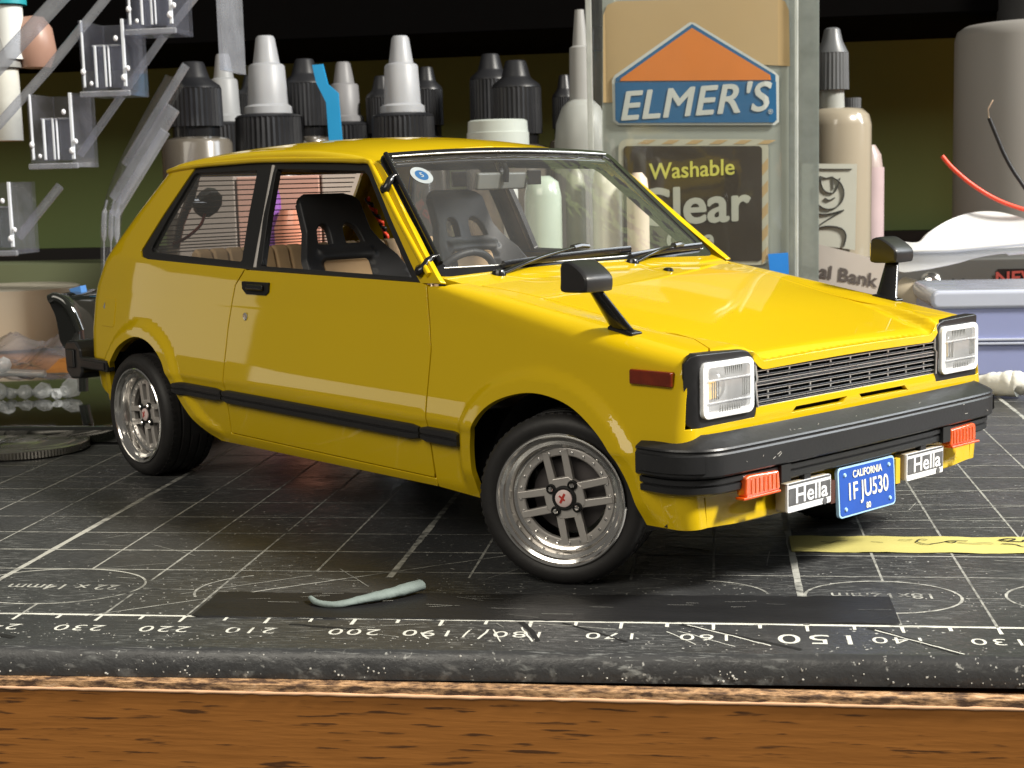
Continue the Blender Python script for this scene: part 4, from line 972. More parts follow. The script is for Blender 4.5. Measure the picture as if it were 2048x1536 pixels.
for _ in range(520):
    x = random.uniform(-62, 62); y = random.choice([random.uniform(-9.5, -6.5), random.uniform(-9, 22), random.uniform(6, 14)]); r_ = random.uniform(.03, .12)
    a0 = random.uniform(0, 6); b.add([(x+r_*random.uniform(.6, 2.2)*math.cos(a0+k*1.57), y+r_*math.sin(a0+k*1.57), PZ+.016) for k in range(4)], [(0, 1, 2, 3)])
for _ in range(230):
    x = random.uniform(-62, 62); t = random.random(); y = -11.55+.6*t-.02+.02*x; z = MT+.3+2.3*t; r_ = random.uniform(.05, .16)
    b.box((x, y, z), (r_*1.5, r_, r_), rot('z', random.uniform(0, 90)))
b.obj('dust_speck', mat('pale_dust', (.55, .54, .50), rough=.9), mt)['kind'] = 'stuff'
# deep dark cuts
b = MB()
for x0, y0, x1, y1, wv in ((-1.2, -.4, 1.6, -7.2, .6), (3.5, -.5, 11, -6.9, .3), (16.5, -.5, 29.0, -8.6, .55), (36.5, -.8, 44.8, -9.2, .7), (-27, -2.5, -19, -4, .5), (13.5, 34.5, 19.5, 32, .4), (-60.5, -7.5, -56.5, -9, .9)):
    strip(b, [(x0, y0), ((x0+x1)/2+.2, (y0+y1)/2), (x1, y1)], wv, PZ+.018, jit=.05, step=1.2)
b.obj('knife_cut', DARKIN, mt)['kind'] = 'stuff'
b = MB()
for x0, y0, x1, y1, wv in ((-.9, -2.4, .9, -7.3, .22), (17.2, -.7, 26, -7.5, .2), (37, -1.5, 45.2, -9.3, .2), (-11.5, -5.0, -10.4, -7.0, .3), (-6.2, -3.8, -6.8, -6.2, .2), (-4.4, -3.5, -5, -6.8, .25), (-3.8, -3.4, -2.4, -7.6, .16), (15.2, -3.2, 18.2, -7.6, .12), (16.2, -3.0, 22.2, -8.0, .1)):
    strip(b, [(x0, y0), (x1, y1)], wv, PZ+.022, jit=.06, step=1.0)
b.obj('raised_cut_edge', INK3, mt)['kind'] = 'stuff'

# tapes on the mat
bt = MB(); n = 120; V = []; F = []
for i in range(n+1):
    t = i/n; x = -39.3+79.3*t; j0, j1 = random.gauss(0, .05), random.gauss(0, .06); lift = .16+.05*math.sin(i*.35)+random.uniform(0, .03)
    y0 = -.45+1.0*t+j0; y1 = 9.35+1.5*t+j1
    if i in (0, n): y0 += random.uniform(0, .5)
    V += [(x, y0, .03), (x, y0+.05, lift), (x, (y0+y1)/2, lift+.02), (x, y1-.05, lift+.06), (x, y1, .03)]
for i in range(n):
    for k in range(4): F.append((5*i+k, 5*i+5+k, 5*i+6+k, 5*i+1+k))
bt.add(V, F)
o = bt.obj('black_tape', mat('black_tape_vinyl', (.011, .011, .012), rough=.5, var=.3, vscale=60, bump=.3, bscale=260, stretch=(1, 5, 1)), None, smooth=60)
tag(o, 'strip of black tape stuck along the ruler in front of the car', 'tape')
yt_ = thing('masking_tape', 'strip of yellow masking tape with scribbled handwriting right of the front wheel', 'tape', (50, 36, .1))
n = 60; V = []; F = []
for i in range(n+1):
    x = 30.0+60*i/n; zz = .10+.05*math.sin(i*.7)+random.uniform(0, .04)
    V += [(x+(.25*math.sin(i) if i == 0 else 0), 31.6+random.uniform(-.05, .05), zz), (x, 36, zz+.03), (x+.1, 40.2+random.uniform(-.05, .05), zz)]
for i in range(n):
    for k in range(2): F.append((3*i+k, 3*i+3+k, 3*i+4+k, 3*i+1+k))
put('tape_strip', V, F, mat('yellow_masking_tape', (.56, .50, .16), rough=.7, var=.14, vscale=90, bump=.3, bscale=700, stretch=(.3, 3, 1)), yt_, smooth=80)
sc_ = MB(); HW = mat('pen_ink', (.02, .02, .018), rough=.6)
def scrib(pts, wv=.22):
    q = catmull(pts, 6); strip(sc_, q, wv, .27, step=.3)
scrib([(34, 36.6), (35.2, 36.1), (36.2, 36.9), (37.5, 37.0)]); scrib([(40.5, 36.7), (42, 36.3)], .14)
scrib([(44.2, 37.9), (45, 37.7), (46.0, 38)], .16); scrib([(47.9, 38.0), (47.0, 38.2), (46.4, 36.8), (47.4, 35.5), (48.6, 36.0), (49.6, 36.6), (50.6, 37.4), (51.4, 37.1), (50.8, 36.4), (50.1, 37.0), (51.4, 37.6), (53, 37.5)]); scrib([(51.5, 36.5), (53.2, 36.1), (55, 36.5), (56, 36.2)], .18)
scrib([(57.0, 38.3), (58, 37.6), (59.2, 38.6), (58.3, 38.9), (57.2, 37.9), (59.6, 37.2), (60.2, 38.2)], .3); scrib([(57, 36.2), (58.6, 35.7), (59.4, 34.5), (60.8, 34.8), (60.4, 35.6), (61.8, 36.4), (62.8, 37.4), (61.4, 37.9), (60.8, 37.0), (62.4, 36.2)], .26); scrib([(63.4, 36.4), (64.6, 35.6), (66, 37.2), (67, 36.2)], .25); scrib([(62, 38.8), (63.4, 38.9)], .3)
sc_.obj('handwriting', HW, yt_)
# grey-green putty sliver
pc = catmull([(-26.9, 5.9, .7), (-25.6, 4.3, .55), (-23.2, 3.7, .5), (-20.5, 5.3, .7), (-17.5, 7.4, .9), (-14.9, 9.9, 1.1), (-14.2, 10.6, 1.1)], 6)
rr = np.interp(np.linspace(0, 1, len(pc)), [0, .15, .4, .7, .9, 1], [.35, .55, .75, 1.15, 1.2, .25])*(1+np.random.uniform(-.08, .08, len(pc)))
o = MB().tube(pc, list(rr*.85), 10, flat=.65).obj('putty_sliver', mat('grey_green_putty', (.19, .235, .225), rough=.75, var=.25, vscale=500, bump=.8, bscale=900), None, smooth=80)
tag(o, 'curled sliver of grey green putty lying on the black tape', 'putty')

# ------------------------------------------------------------------ behind the car
WALLM = mat('olive_wall_paint', (.185, .25, .095), rough=.85, var=.10, vscale=14, bump=.1, bscale=500)
b = MB(); b.box((0, 446, 200), (1400, 12, 520)); tag(b.obj('wall', WALLM), kind='structure')
zb = PX(1000, 60, 340)[2]
b = MB(); b.box((0, 392, zb+60), (1400, 96, 120)); tag(b.obj('shelf', mat('black_shelf_board', (.0012, .001, .001), rough=.9, spec=.05), bevel=.5), 'black shelf board along the wall above the bottles', 'shelf')
za, zb2 = PX(1000, 478, 436)[2], PX(1000, 520, 436)[2]
b = MB(); b.box((0, 436, (za+zb2)/2), (1400, 8, za-zb2)); tag(b.obj('wall_ledge', mat('dark_ledge', (.006, .004, .004), rough=.6), bevel=.3), 'dark ledge running along the foot of the green wall', 'ledge')

BLKCAP = mat('black_cap_plastic', (.015, .0155, .018), rough=.38, var=.6, vscale=90); WHT = mat('frosted_white_cap', (.33, .34, .36), rough=.42, var=.22, vscale=70, sss=.15)
GREYB = mat('clear_bottle_with_paint', (.12, .105, .085), rough=.25, coat=.5, var=.25, vscale=40)
def scl(Y): return np.linalg.norm(PX(1100, 300, Y)-PX(1000, 300, Y))/100     # mm per pixel there
def ribbed(b, T, r0, r1, z0, z1, n=44):
    V = []; F = []; k = 2*n
    for (r_, z) in ((r0, z0), (r1, z1)):
        for i in range(k): a = math.pi*i/n; rr_ = r_*(1.0 if i % 2 else .955); V.append((rr_*math.cos(a), rr_*math.sin(a), z))
    F = [(i, (i+1) % k, k+(i+1) % k, k+i) for i in range(k)]+[tuple(range(k, 2*k))]
    b.add(V, F, None, T)
def cap_bottle(u, vtop, kind, Y, label, wpx, vcap, hpx=95, body=GREYB, white=WHT, cat='bottle'):
    """squeeze bottle standing on the desk; kind: 'tip' white twist spout on a ribbed collar, 'flip' black ribbed cap"""
    k = scl(Y); top = PX(u, vtop, Y); r = wpx*k/2; x = top[0]
    base = np.array([x, Y, MT+.05]); t = thing('paint_bottle' if kind == 'flip' else 'glue_bottle', label, cat, tuple(base))
    zc = PX(u, vcap, Y)[2]
    if kind == 'tip':
        b = MB(); ribbed(b, (x, Y, 0), r, r*.97, zc-hpx*k, zc-1.5*k, 40); b.obj('ribbed_collar', BLKCAP, t, smooth=25)
        b = MB(); b.lathe([(r*.97, zc-1.5*k), (r*.9, zc+3*k), (r*.7, zc+6*k), (0, zc+6*k)], 40, None, (x, Y, 0)); b.obj('collar_top', BLKCAP, t, smooth=40)
        h = top[2]-zc
        b = MB(); b.lathe([(r*.70, zc), (r*.69, zc+h*.12), (r*.58, zc+h*.15), (r*.52, zc+h*.62), (r*.48, zc+h*.645), (r*.385, zc+h*.66), (r*.27, zc+h*.97), (r*.22, zc+h), (0, zc+h)], 36, None, (x, Y, 0)); b.obj('twist_spout', white, t, smooth=35)
        zsh = zc-hpx*k
    else:
        h = top[2]-zc
        b = MB(); ribbed(b, (x, Y, 0), r, r*.98, zc-hpx*k, zc, 34); b.obj('ribbed_cap', BLKCAP, t, smooth=25)
        b = MB(); b.lathe([(r*.98, zc), (r*.93, zc+h*.12), (r*.62, zc+h*.34), (r*.57, zc+h*.42), (r*.42, zc+h*.93), (r*.36, zc+h), (0, zc+h)], 30, None, (x, Y, 0)); b.obj('cap_tip', BLKCAP, t, smooth=35)
        zz = zc-hpx*k; b = MB(); b.lathe([(r*.86, zz-22*k), (r*.86, zz)], 28, None, (x, Y, 0)); b.obj('neck', GLOSSB, t); zsh = zz-20*k
    rb = r*1.28
    b = MB(); b.lathe([(0, MT+.05), (rb*.95, MT+.05), (rb, MT+1.5), (rb, zsh-14*k), (rb*.93, zsh-6*k), (r*.8, zsh), (0, zsh)], 40, None, (x, Y, 0)); b.obj('bottle_body', body, t, smooth=40)
    return t
cap_bottle(530, 72, 'tip', 300, 'twist spout bottle with tall white tip, second from the clear rack', 140, 234, 70)
cap_bottle(800, 72, 'tip', 300, 'twist spout bottle with tall white tip above the middle of the roof', 128, 232, 70)
cap_bottle(445, 108, 'tip', 345, 'twist spout bottle whose white tip is half hidden behind a black cap', 105, 250, 70, white=mat('grey_white_cap', (.28, .29, .30), rough=.45))
cap_bottle(686, 124, 'tip', 350, 'twist spout bottle with grey tip right of the blue strip', 110, 250, 70, white=mat('grey_cap_plastic', (.20, .20, .21), rough=.45))
cap_bottle(385, 124, 'flip', 285, 'black ribbed cap bottle nearest the clear rack', 112, 178, 76)
cap_bottle(608, 118, 'flip', 310, 'black ribbed cap bottle with blue strip along its side', 92, 168, 84)
cap_bottle(852, 134, 'flip', 340, 'black cap bottle peeking out right of the middle white spout', 64, 180, 70)
cap_bottle(762, 152, 'flip', 350, 'black cap bottle peeking out left of the middle white spout', 66, 196, 70)
cap_bottle(1031, 121, 'flip', 300, 'black ribbed cap bottle with a clean tip above the windscreen', 100, 176, 90)
cap_bottle(980, 108, 'flip', 330, 'black cap bottle with pale smear behind the frosted jar', 86, 160, 90)
cap_bottle(500, 150, 'flip', 350, 'dark cap bottle hidden between the two left white spouts', 60, 190, 60)
cap_bottle(1128, 150, 'flip', 340, 'dark cap bottle half hidden behind the white nozzle bottle', 50, 195, 60)
# blue strip
Y = 296; q = [PX(*p_, Y) for p_ in ((624, 130), (645, 128), (655, 168), (676, 186), (684, 285), (700, 655), (672, 655), (658, 285), (652, 205), (632, 165))]
b = MB(); V = [tuple(p_) for p_ in q]+[tuple(p_+np.array([0, 1.0, 0])) for p_ in q]; n = len(q); b.add(V, [tuple(range(n))[::-1], tuple(range(n, 2*n))]+[(i, (i+1) % n, n+(i+1) % n, n+i) for i in range(n)])
o = b.obj('blue_strip', mat('bright_blue_plastic', (.015, .30, .62), rough=.45)); tag(o, 'bright blue flat plastic strip beside a black ribbed cap', 'strip')
# frosted jar
k = scl(280); c = PX(995, 240, 280); r = 60*k
t = thing('paint_jar', 'frosted jar with a white screw lid above the windscreen', 'jar', (c[0], 280, MT+.05))
b = MB(); b.lathe([(0, c[2]), (r*.9, c[2]), (r*.98, c[2]-3*k), (r, c[2]-24*k), (r*1.03, c[2]-25*k), (r*1.03, c[2]-50*k), (0, c[2]-50*k)], 48, None, (c[0], 280, 0)); b.obj('lid', mat('frosted_lid', (.50, .54, .50), rough=.4, var=.15, vscale=60), t, smooth=30)
b = MB(); b.lathe([(0, MT+.05), (r*.95, MT+.05), (r*.98, c[2]-60*k), (r*.8, c[2]-50*k), (0, c[2]-50*k)], 40, None, (c[0], 280, 0)); b.obj('jar_body', GREYB, t)
# white nozzle bottle
k = scl(300); x = PX(1160, 100, 300)[0]; zt_ = PX(1152, 20, 300)[2]; zsh = PX(1152, 200, 300)[2]
t = thing('nozzle_bottle', 'translucent white bottle with tall nozzle left of the large glue bottle', 'bottle', (x, 300, MT+.05))
b = MB(); b.lathe([(0, MT+.05), (52*k, MT+.05), (54*k, MT+2), (54*k, zsh-85*k), (50*k, zsh-45*k), (38*k, zsh-14*k), (23*k, zsh), (0, zsh)], 40, None, (x, 300, 0)); b.obj('bottle_body', mat('milky_plastic', (.32, .33, .31), rough=.4, sss=.1), t, smooth=50)
b = MB(); b.lathe([(23*k, zsh), (21*k, zsh+100*k), (15*k, zsh+104*k), (9*k, zt_), (0, zt_)], 30, None, (x, 300, 0)); b.obj('nozzle', mat('grey_nozzle', (.28, .28, .27), rough=.4), t, smooth=40)

# large clear glue bottle with label
Y = 240; k = scl(Y)
def plate_pts(P): return [PX(u, v, Y) for u, v in P]
eb = thing('clear_glue_bottle', 'large flat clear glue bottle with blue and orange house-shaped logo behind the windscreen', 'glue bottle', (PX(1400, 300, Y)[0], Y+14, MT+.05))
CLB = clear_mat('clear_bottle_wall', (.97, .975, .97), opac=.04, rough=.06, body=(.80, .83, .80), refl=.06, bump=.15, bscale=60)
x0, x1 = PX(1172, 300, Y)[0], PX(1600, 300, Y)[0]; xc, hw = (x0+x1)/2, (x1-x0)/2; zt_ = PX(1400, -200, Y)[2]
rings = []
for z, s_ in ((MT+.05, .93), (MT+2, 1.0), (zt_-14, 1.0), (zt_, .8)):
    rings.append([(xc+hw*s_*np.sign(math.cos(a))*abs(math.cos(a))**.55, Y+12.4+14*s_*np.sign(math.sin(a))*abs(math.sin(a))**.55, z) for a in np.linspace(0, 2*math.pi, 64, endpoint=False)])
b = MB(); b.sweep(rings); b.obj('bottle_wall', CLB, eb, smooth=50)
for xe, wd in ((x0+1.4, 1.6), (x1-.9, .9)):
    b = MB(); b.box((xe, Y-.6, 52), (wd, 1.0, 108)); b.obj('bottle_edge_highlight', clear_mat('bottle_highlight_plastic', (.93, .95, .93), opac=.5, rough=.1, body=(.92, .95, .92), refl=.1), eb, bevel=.4, bseg=3)  # pale strips paint the bright highlight down the bottle's sides
def flat(name, P, m, parent, dy, thick=.12, yy=Y):
    q = [PX(u, v, yy) for u, v in P]; n = len(q)
    q = [np.array([p_[0], yy-dy, p_[2]]) for p_ in q]
    b = MB(); b.add([tuple(p_) for p_ in q]+[tuple(p_+np.array([0, thick, 0])) for p_ in q], [tuple(range(n))[::-1], tuple(range(n, 2*n))]+[(i, (i+1) % n, n+(i+1) % n, n+i) for i in range(n)])
    return b.obj(name, m, parent, smooth=30)
LBG = mat('label_grey', (.30, .33, .30), rough=.45, var=.08, vscale=30); LT = mat('label_tan', (.44, .32, .16), rough=.5, var=.08, vscale=30)
LW = mat('label_white', (.52, .56, .54), rough=.5); LO = mat('label_orange', (.62, .19, .025), rough=.5); LB = mat('label_blue', (.012, .11, .26), rough=.5)
LD = mat('label_dark_brown', (.028, .020, .012), rough=.5, var=.25, vscale=40); LY = mat('label_yellow', (.56, .56, .11), rough=.5)
flat('label_back', rrect(1204, -60, 1578, 640, 30), LBG, eb, -.9, .3)
flat('tan_panel', [(1206, 205), (1206, 30), (1214, 10), (1232, 2), (1550, -6), (1570, 2), (1578, 20), (1580, 132), (1500, 128), (1384, 90), (1260, 150), (1226, 205)], LT, eb, -.5)
flat('label_logo', [(1380, 44), (1390, 46), (1548, 142), (1558, 152), (1558, 244), (1550, 250), (1236, 250), (1226, 242), (1224, 160), (1230, 150)], LW, eb, .0)
flat('logo_outline', [(1384, 48), (1551, 150), (1551, 162), (1231, 164), (1231, 157)], LB, eb, .15)
flat('logo_roof', [(1384, 56), (1540, 150), (1542, 160), (1240, 162), (1242, 157)], LO, eb, .3)
flat('logo_base', [(1230, 165), (1552, 163), (1553, 240), (1548, 245), (1238, 246), (1231, 240)], LB, eb, .3)
def lab(txt, u, v, hpx, m, par, dy=.5, **kw):
    o_ = PX(u, v, Y); o_[1] = Y-dy
    return text_obj('label_text', txt, hpx*k*1.42, o_, (1, 0, .035), (0, 0, 1), m, par, extrude=.03, **kw)
lab("ELMER'S", 1386, 206, 55, LW, eb, shear=.2, xs=1.0, sp=1.06, thick=.22)
lab("®", 1541, 224, 9, LW, eb)
flat('label_border', rrect(1237, 278, 1537, 530, 18), mat('label_cream', (.44, .44, .35), rough=.5), eb, .0)
stripes = LT
for i in range(6): flat('border_stripe', [(1275+48*i, 288), (1290+48*i, 280), (1312+48*i, 280), (1297+48*i, 288)], LT, eb, .12)
for i in range(5): flat('border_stripe', [(1524, 330+44*i), (1536, 316+44*i), (1536, 338+44*i), (1524, 352+44*i)], LT, eb, .12)
flat('label_panel', rrect(1247, 292, 1524, 522, 8), LD, eb, .25)
lab('Washable', 1384, 340, 31, LY, eb, xs=.95, thick=.09)
lab('Clear', 1384, 414, 72, mat('label_pale', (.42, .44, .38), rough=.5), eb, xs=.98, thick=.35)
lab('Glue', 1380, 480, 34, mat('label_pale', (.42, .44, .38), rough=.5), eb, bold=.2)
flat('blue_tape_piece', [(1536, 508), (1576, 505), (1578, 548), (1540, 548)], mat('bright_blue_tape', (.02, .22, .70), rough=.5), eb, .4)
# clear sleeve with a stick, right edge of the bottle
YS_ = 246; sv = thing('clear_sleeve', 'grey ribbed clear plastic sleeve holding a wooden stick beside the glue bottle', 'sleeve', (PX(1610, 300, YS_)[0], YS_, MT+.05))
p0, p1 = PX(1560, 300, YS_)[0], PX(1634, 300, YS_)[0]; zt_ = PX(1600, -80, YS_)[2]
b = MB(); b.box(((p0+p1)/2, YS_-4, (zt_+MT)/2), (p1-p0, .5, zt_-MT-.2)); b.box((p1, YS_+4, (zt_+MT)/2), (.5, 16, zt_-MT-.2)); b.obj('sleeve_sheet', clear_mat('grey_sleeve_plastic', (.80, .84, .82), opac=.55, rough=.15, body=(.48, .52, .50)), sv)
px_ = PX(1594, 60, YS_); b = MB(); b.box((px_[0], YS_, (zt_+MT)/2), (2.4, 2.0, zt_-MT-.3)); b.obj('wooden_stick', mat('pale_wood_stick', (.58, .40, .25), rough=.7), sv)

# bottle with drawn label
Y2 = 290; k2 = scl(Y2); xb = PX(1672, 300, Y2)[0]; zsh = PX(1672, 216, Y2)[2]; zc0 = PX(1672, 180, Y2)[2]; zc1 = PX(1672, 106, Y2)[2]; ztp = PX(1658, 56, Y2)[2]; r = 67*k2
t = thing('hand_labelled_bottle', 'cloudy squeeze bottle with hand lettered white label and ribbed grey cap', 'bottle', (xb, Y2, MT+.05))
b = MB(); b.lathe([(0, MT+.05), (r*.97, MT+.05), (r, MT+2), (r, zsh-34*k2), (r*.93, zsh-14*k2), (r*.75, zsh-3*k2), (r*.42, zsh), (0, zsh)], 44, None, (xb, Y2, 0)); b.obj('bottle_body', mat('cloudy_plastic', (.32, .28, .21), rough=.22, coat=.6, var=.15, vscale=25), t, smooth=50)
b = MB(); b.lathe([(r*.36, zsh), (r*.34, zc0)], 24, None, (xb-8*k2, Y2, 0)); b.obj('neck', mat('milky_plastic', (.5, .5, .5)), t)
GC = mat('grey_cap_dark', (.10, .105, .11), rough=.35)
b = MB(); ribbed(b, (xb-8*k2, Y2, 0), r*.48, r*.46, zc0, zc1, 26); b.lathe([(r*.46, zc1), (r*.3, zc1+22*k2), (r*.22, ztp-3*k2), (r*.16, ztp), (0, ztp)], 24, None, (xb-8*k2, Y2, 0)); b.obj('ribbed_cap', GC, t, smooth=25)
yl = Y2-r-.3
def lab2(P, m, name, dy, thick=.15): return flat(name, P, m, t, dy, thick, yl)
lab2([(1600, 327), (1714, 328), (1710, 500), (1600, 486)], mat('paper_label', (.54, .55, .48), rough=.7), 'paper_label', 0)
GI = mat('grey_marker', (.09, .095, .09), rough=.6)
b = MB()
def mk(pts, wv=1.3):
    q = [PX(u, v, yl) for u, v in pts]; q = catmull(q, 7); q[:, 1] = yl-.25; b.tube(q, wv*k2*1.6, 6, flat=.5)
mk([(1628+30.5*math.cos(a), 393+32*math.sin(a)+0) for a in np.linspace(R(-50), R(230), 14)] if False else [(1658+30*math.cos(a), 386+32*math.sin(a)) for a in np.linspace(R(-60), R(240), 14)], 1.6)
mk([(1640, 352), (1644, 372), (1652, 383), (1668, 385), (1676, 370), (1680, 356)]); mk([(1650, 396), (1659, 400), (1670, 395)]); mk([(1640, 352), (1652, 356), (1664, 354), (1678, 362)], 1.0); mk([(1665, 352), (1667, 378)], .8)
mk([(1636, 427), (1655, 428), (1688, 420)], 1.6); mk([(1686, 421), (1660, 436), (1630, 456)], 1.4); mk([(1628, 458), (1655, 452), (1682, 456), (1692, 470), (1688, 492)], 1.8); mk([(1628, 337), (1660, 338), (1704, 338)], 1.0)
b.obj('marker_lettering', GI, t, smooth=80)
# pink-label bottle behind it
xb2 = PX(1738, 400, 320)[0]; z2 = PX(1738, 290, 320)[2]; r2 = 28*scl(320)
t = thing('pink_label_bottle', 'narrow bottle with pink and white label behind the hand labelled bottle', 'bottle', (xb2, 320, MT+.05))
b = MB(); b.lathe([(0, MT+.05), (r2, MT+.1), (r2, z2-10), (r2*.8, z2-3), (r2*.4, z2), (0, z2)], 36, None, (xb2, 320, 0)); b.obj('bottle_body', mat('pinkish_plastic', (.38, .31, .29), rough=.35), t, smooth=50)
za, zb_ = PX(1738, 335, 320)[2], PX(1738, 480, 320)[2]
b = MB(); b.lathe([(r2*1.01, zb_), (r2*1.01, za)], 36, None, (xb2, 320, 0)); b.obj('label_wrap', mat('pink_label', (.45, .35, .36), rough=.6, var=.3, vscale=60), t)
zz = PX(1700, 196, 320)[2]; xx_ = PX(1705, 196, 320)[0]
b = MB(); ribbed(b, (xx_, 320, 0), 17*scl(320), 16*scl(320), z2-2, zz, 22); b.obj('ribbed_cap', GC, t, smooth=25)

# big grey container on the right
YJ = 345; kj = scl(YJ); xj = PX(2075, 200, YJ)[0]; rj = 152*kj; zj = PX(2075, 48, YJ)[2]
t = thing('grey_jug', 'large smooth grey plastic container at the right by the wall', 'container', (xj, YJ, MT+.05))
b = MB(); b.lathe([(0, MT+.05), (rj, MT+.1), (rj, zj-26*kj), (rj*.97, zj-10*kj), (rj*.88, zj-1*kj), (rj*.7, zj), (0, zj)], 56, None, (xj, YJ, 0)); b.obj('container_wall', mat('grey_polythene', (.27, .26, .245), rough=.45, var=.10, vscale=12), t, smooth=50)
zs_, z9 = PX(2020, 40, YJ)[2], zj+30
b = MB(); b.lathe([(rj*.5, zj), (rj*.5, z9)], 40, None, (xj, YJ, 0)); b.obj('container_neck', mat('dark_grey_cap', (.03, .03, .032), rough=.6), t)
# wires
YW = 232
o = MB().tube(catmull([PX(u, v, YW) for u, v in ((1884, 312), (1905, 336), (1940, 366), (1980, 392), (2020, 410), (2070, 424), (2140, 430))], 8), .55, 10).obj('red_wire', mat('red_insulation', (.80, .07, .03), rough=.4), None, smooth=80); tag(o, 'bare end of a curved red wire in front of the grey container', 'wire')
bw = MB().tube(catmull([PX(u, v, YW+2) for u, v in ((1978, 236), (1992, 270), (2010, 312), (2036, 356), (2080, 410), (2140, 432))], 8), .50, 10).obj('black_wire', mat('black_insulation', (.012, .012, .013), rough=.4), None, smooth=80); tag(bw, 'thin curved black wire in front of the grey container', 'wire')
MB().tube([PX(1986, 200, YW+2), PX(1976, 218, YW+2), PX(1978, 236, YW+2)], .18, 6).obj('bare_copper', mat('tinned_copper', (.6, .5, .4), rough=.3, metal=.8), bw)
# spoon
YP = 228; P = [(1790, 487), (1836, 486), (1860, 466), (1900, 443), (1945, 428), (1990, 424), (2030, 430), (2080, 450), (2130, 490), (2120, 500), (2040, 503), (1990, 508), (1950, 515), (1920, 524), (1880, 533), (1840, 540), (1800, 543), (1786, 520)]
def spoon_map(sgn):
    def f(u, v):
        out = np.stack([PX(a, c_, YP) for a, c_ in zip(u, v)]); bowl = np.clip(1-((u-1985)/165)**2, 0, 1)*np.clip((505-v)/82, 0, 1)
        out[:, 1] += 7*bowl**1.0; return out
    return f
sp_ = patch('plastic_spoon', [tuple(q_) for q_ in catmull(P, 4, closed=True)], [], spoon_map(1), mat('white_spoon_plastic', (.66, .67, .67), rough=.3, coat=.3, var=.03), None, sp=9, bsp=6, sign=-1, lip=1.2, rnd=.3)
tag(sp_, 'white plastic spoon lying across the desk behind the far fender mirror', 'spoon')
MB().tube([PX(1812, 502, YP-.6), PX(1900, 500, YP-.8), PX(2048, 486, YP-.8), PX(2140, 482, YP-.6)], 1.1, 8, flat=.6).obj('spoon_ridge', mat('white_spoon_plastic', (.66, .67, .67)), sp_, smooth=80)
# grey device with NEW label
YD = 272; c0, c1 = PX(1700, 545, YD), PX(2200, 640, YD)
t = thing('grey_device', 'grey metal box with small holes and a dark sticker reading NEW', 'device', ((c0[0]+c1[0])/2, YD, MT+.05))
zt_ = PX(1900, 515, YD)[2]
b = MB(); b.box(((c0[0]+c1[0])/2, YD+18, (zt_+MT)/2), (c1[0]-c0[0], 36, zt_-MT-.1)); b.obj('device_case', mat('grey_metal_case', (.16, .165, .16), rough=.35, metal=.5, var=.2, vscale=30), t, bevel=1.0)
s0, s1 = PX(1995, 538, YD), PX(2150, 600, YD)
b = MB(); b.box(((s0[0]+s1[0])/2, YD-.2, (s0[2]+s1[2])/2), (s1[0]-s0[0], .3, s0[2]-s1[2])); b.obj('sticker', mat('dark_sticker', (.012, .008, .008), rough=.4), t)
text_obj('sticker_text', 'NEW', 5.0, PX(2036, 556, YD)-np.array([0, .5, 0]), (1, 0, .03), (0, 0, 1), mat('dull_red_print', (.34, .06, .05), rough=.5), t, extrude=.03, bold=.1, xs=1.1)
q = PX(1862, 566, YD); b = MB(); b.lathe([(22*scl(YD), 0), (20*scl(YD), 1.6), (12*scl(YD), 2.6), (0, 2.8)], 28, rot('x', 90), (q[0], YD, q[2])); b.obj('dome_screw', CHROME, t, smooth=50)
for u in (1906, 1926):
    for v in (561, 577):
        q = PX(u, v, YD); b = MB(); b.lathe([(3.6*scl(YD), -.0), (3.6*scl(YD), .15), (0, .15)], 14, rot('x', 90), (q[0], YD, q[2])); b.obj('vent_hole', DARKIN, t)
# bank paper
YB = 262; P = [(1560, 478), (1620, 484), (1706, 506), (1790, 530), (1800, 640), (1560, 640)]
def lay(name, P, m, yy, label, cat, thick=.3):
    q = [PX(u, v, yy) for u, v in P]; n = len(q); b = MB()
    b.add([tuple(p_) for p_ in q]+[tuple(p_+np.array([0, thick, 0])) for p_ in q], [tuple(range(n))[::-1], tuple(range(n, 2*n))]+[(i, (i+1) % n, n+(i+1) % n, n+i) for i in range(n)])
    o = b.obj(name, m); 
    if label: tag(o, label, cat)
    return o
pb = lay('bank_card', P, mat('grey_card_paper', (.50, .46, .42), rough=.7), YB, 'grey card printed with the end of the words National Bank', 'card')
text_obj('card_text', 'National Bank', 25*scl(YB)*1.42, PX(1753, 563, YB)-np.array([0, .2, 0]), (1, 0, -.20), (.1, 0, 1), mat('brown_print', (.10, .085, .08), rough=.6), pb, extrude=.02, bold=.12, align='RIGHT', xs=1.08)
# tan roll behind far mirror
q0, q1 = PX(1812, 596, 236), PX(1872, 640, 236)
o = MB().tube([PX(1800, 590, 234), PX(1905, 628, 226)], 5.0, 20).obj('paper_roll', mat('tan_roll_paper', (.36, .31, .23), rough=.6)); tag(o, 'tan paper roll lying under the spoon by the blue box', 'roll')
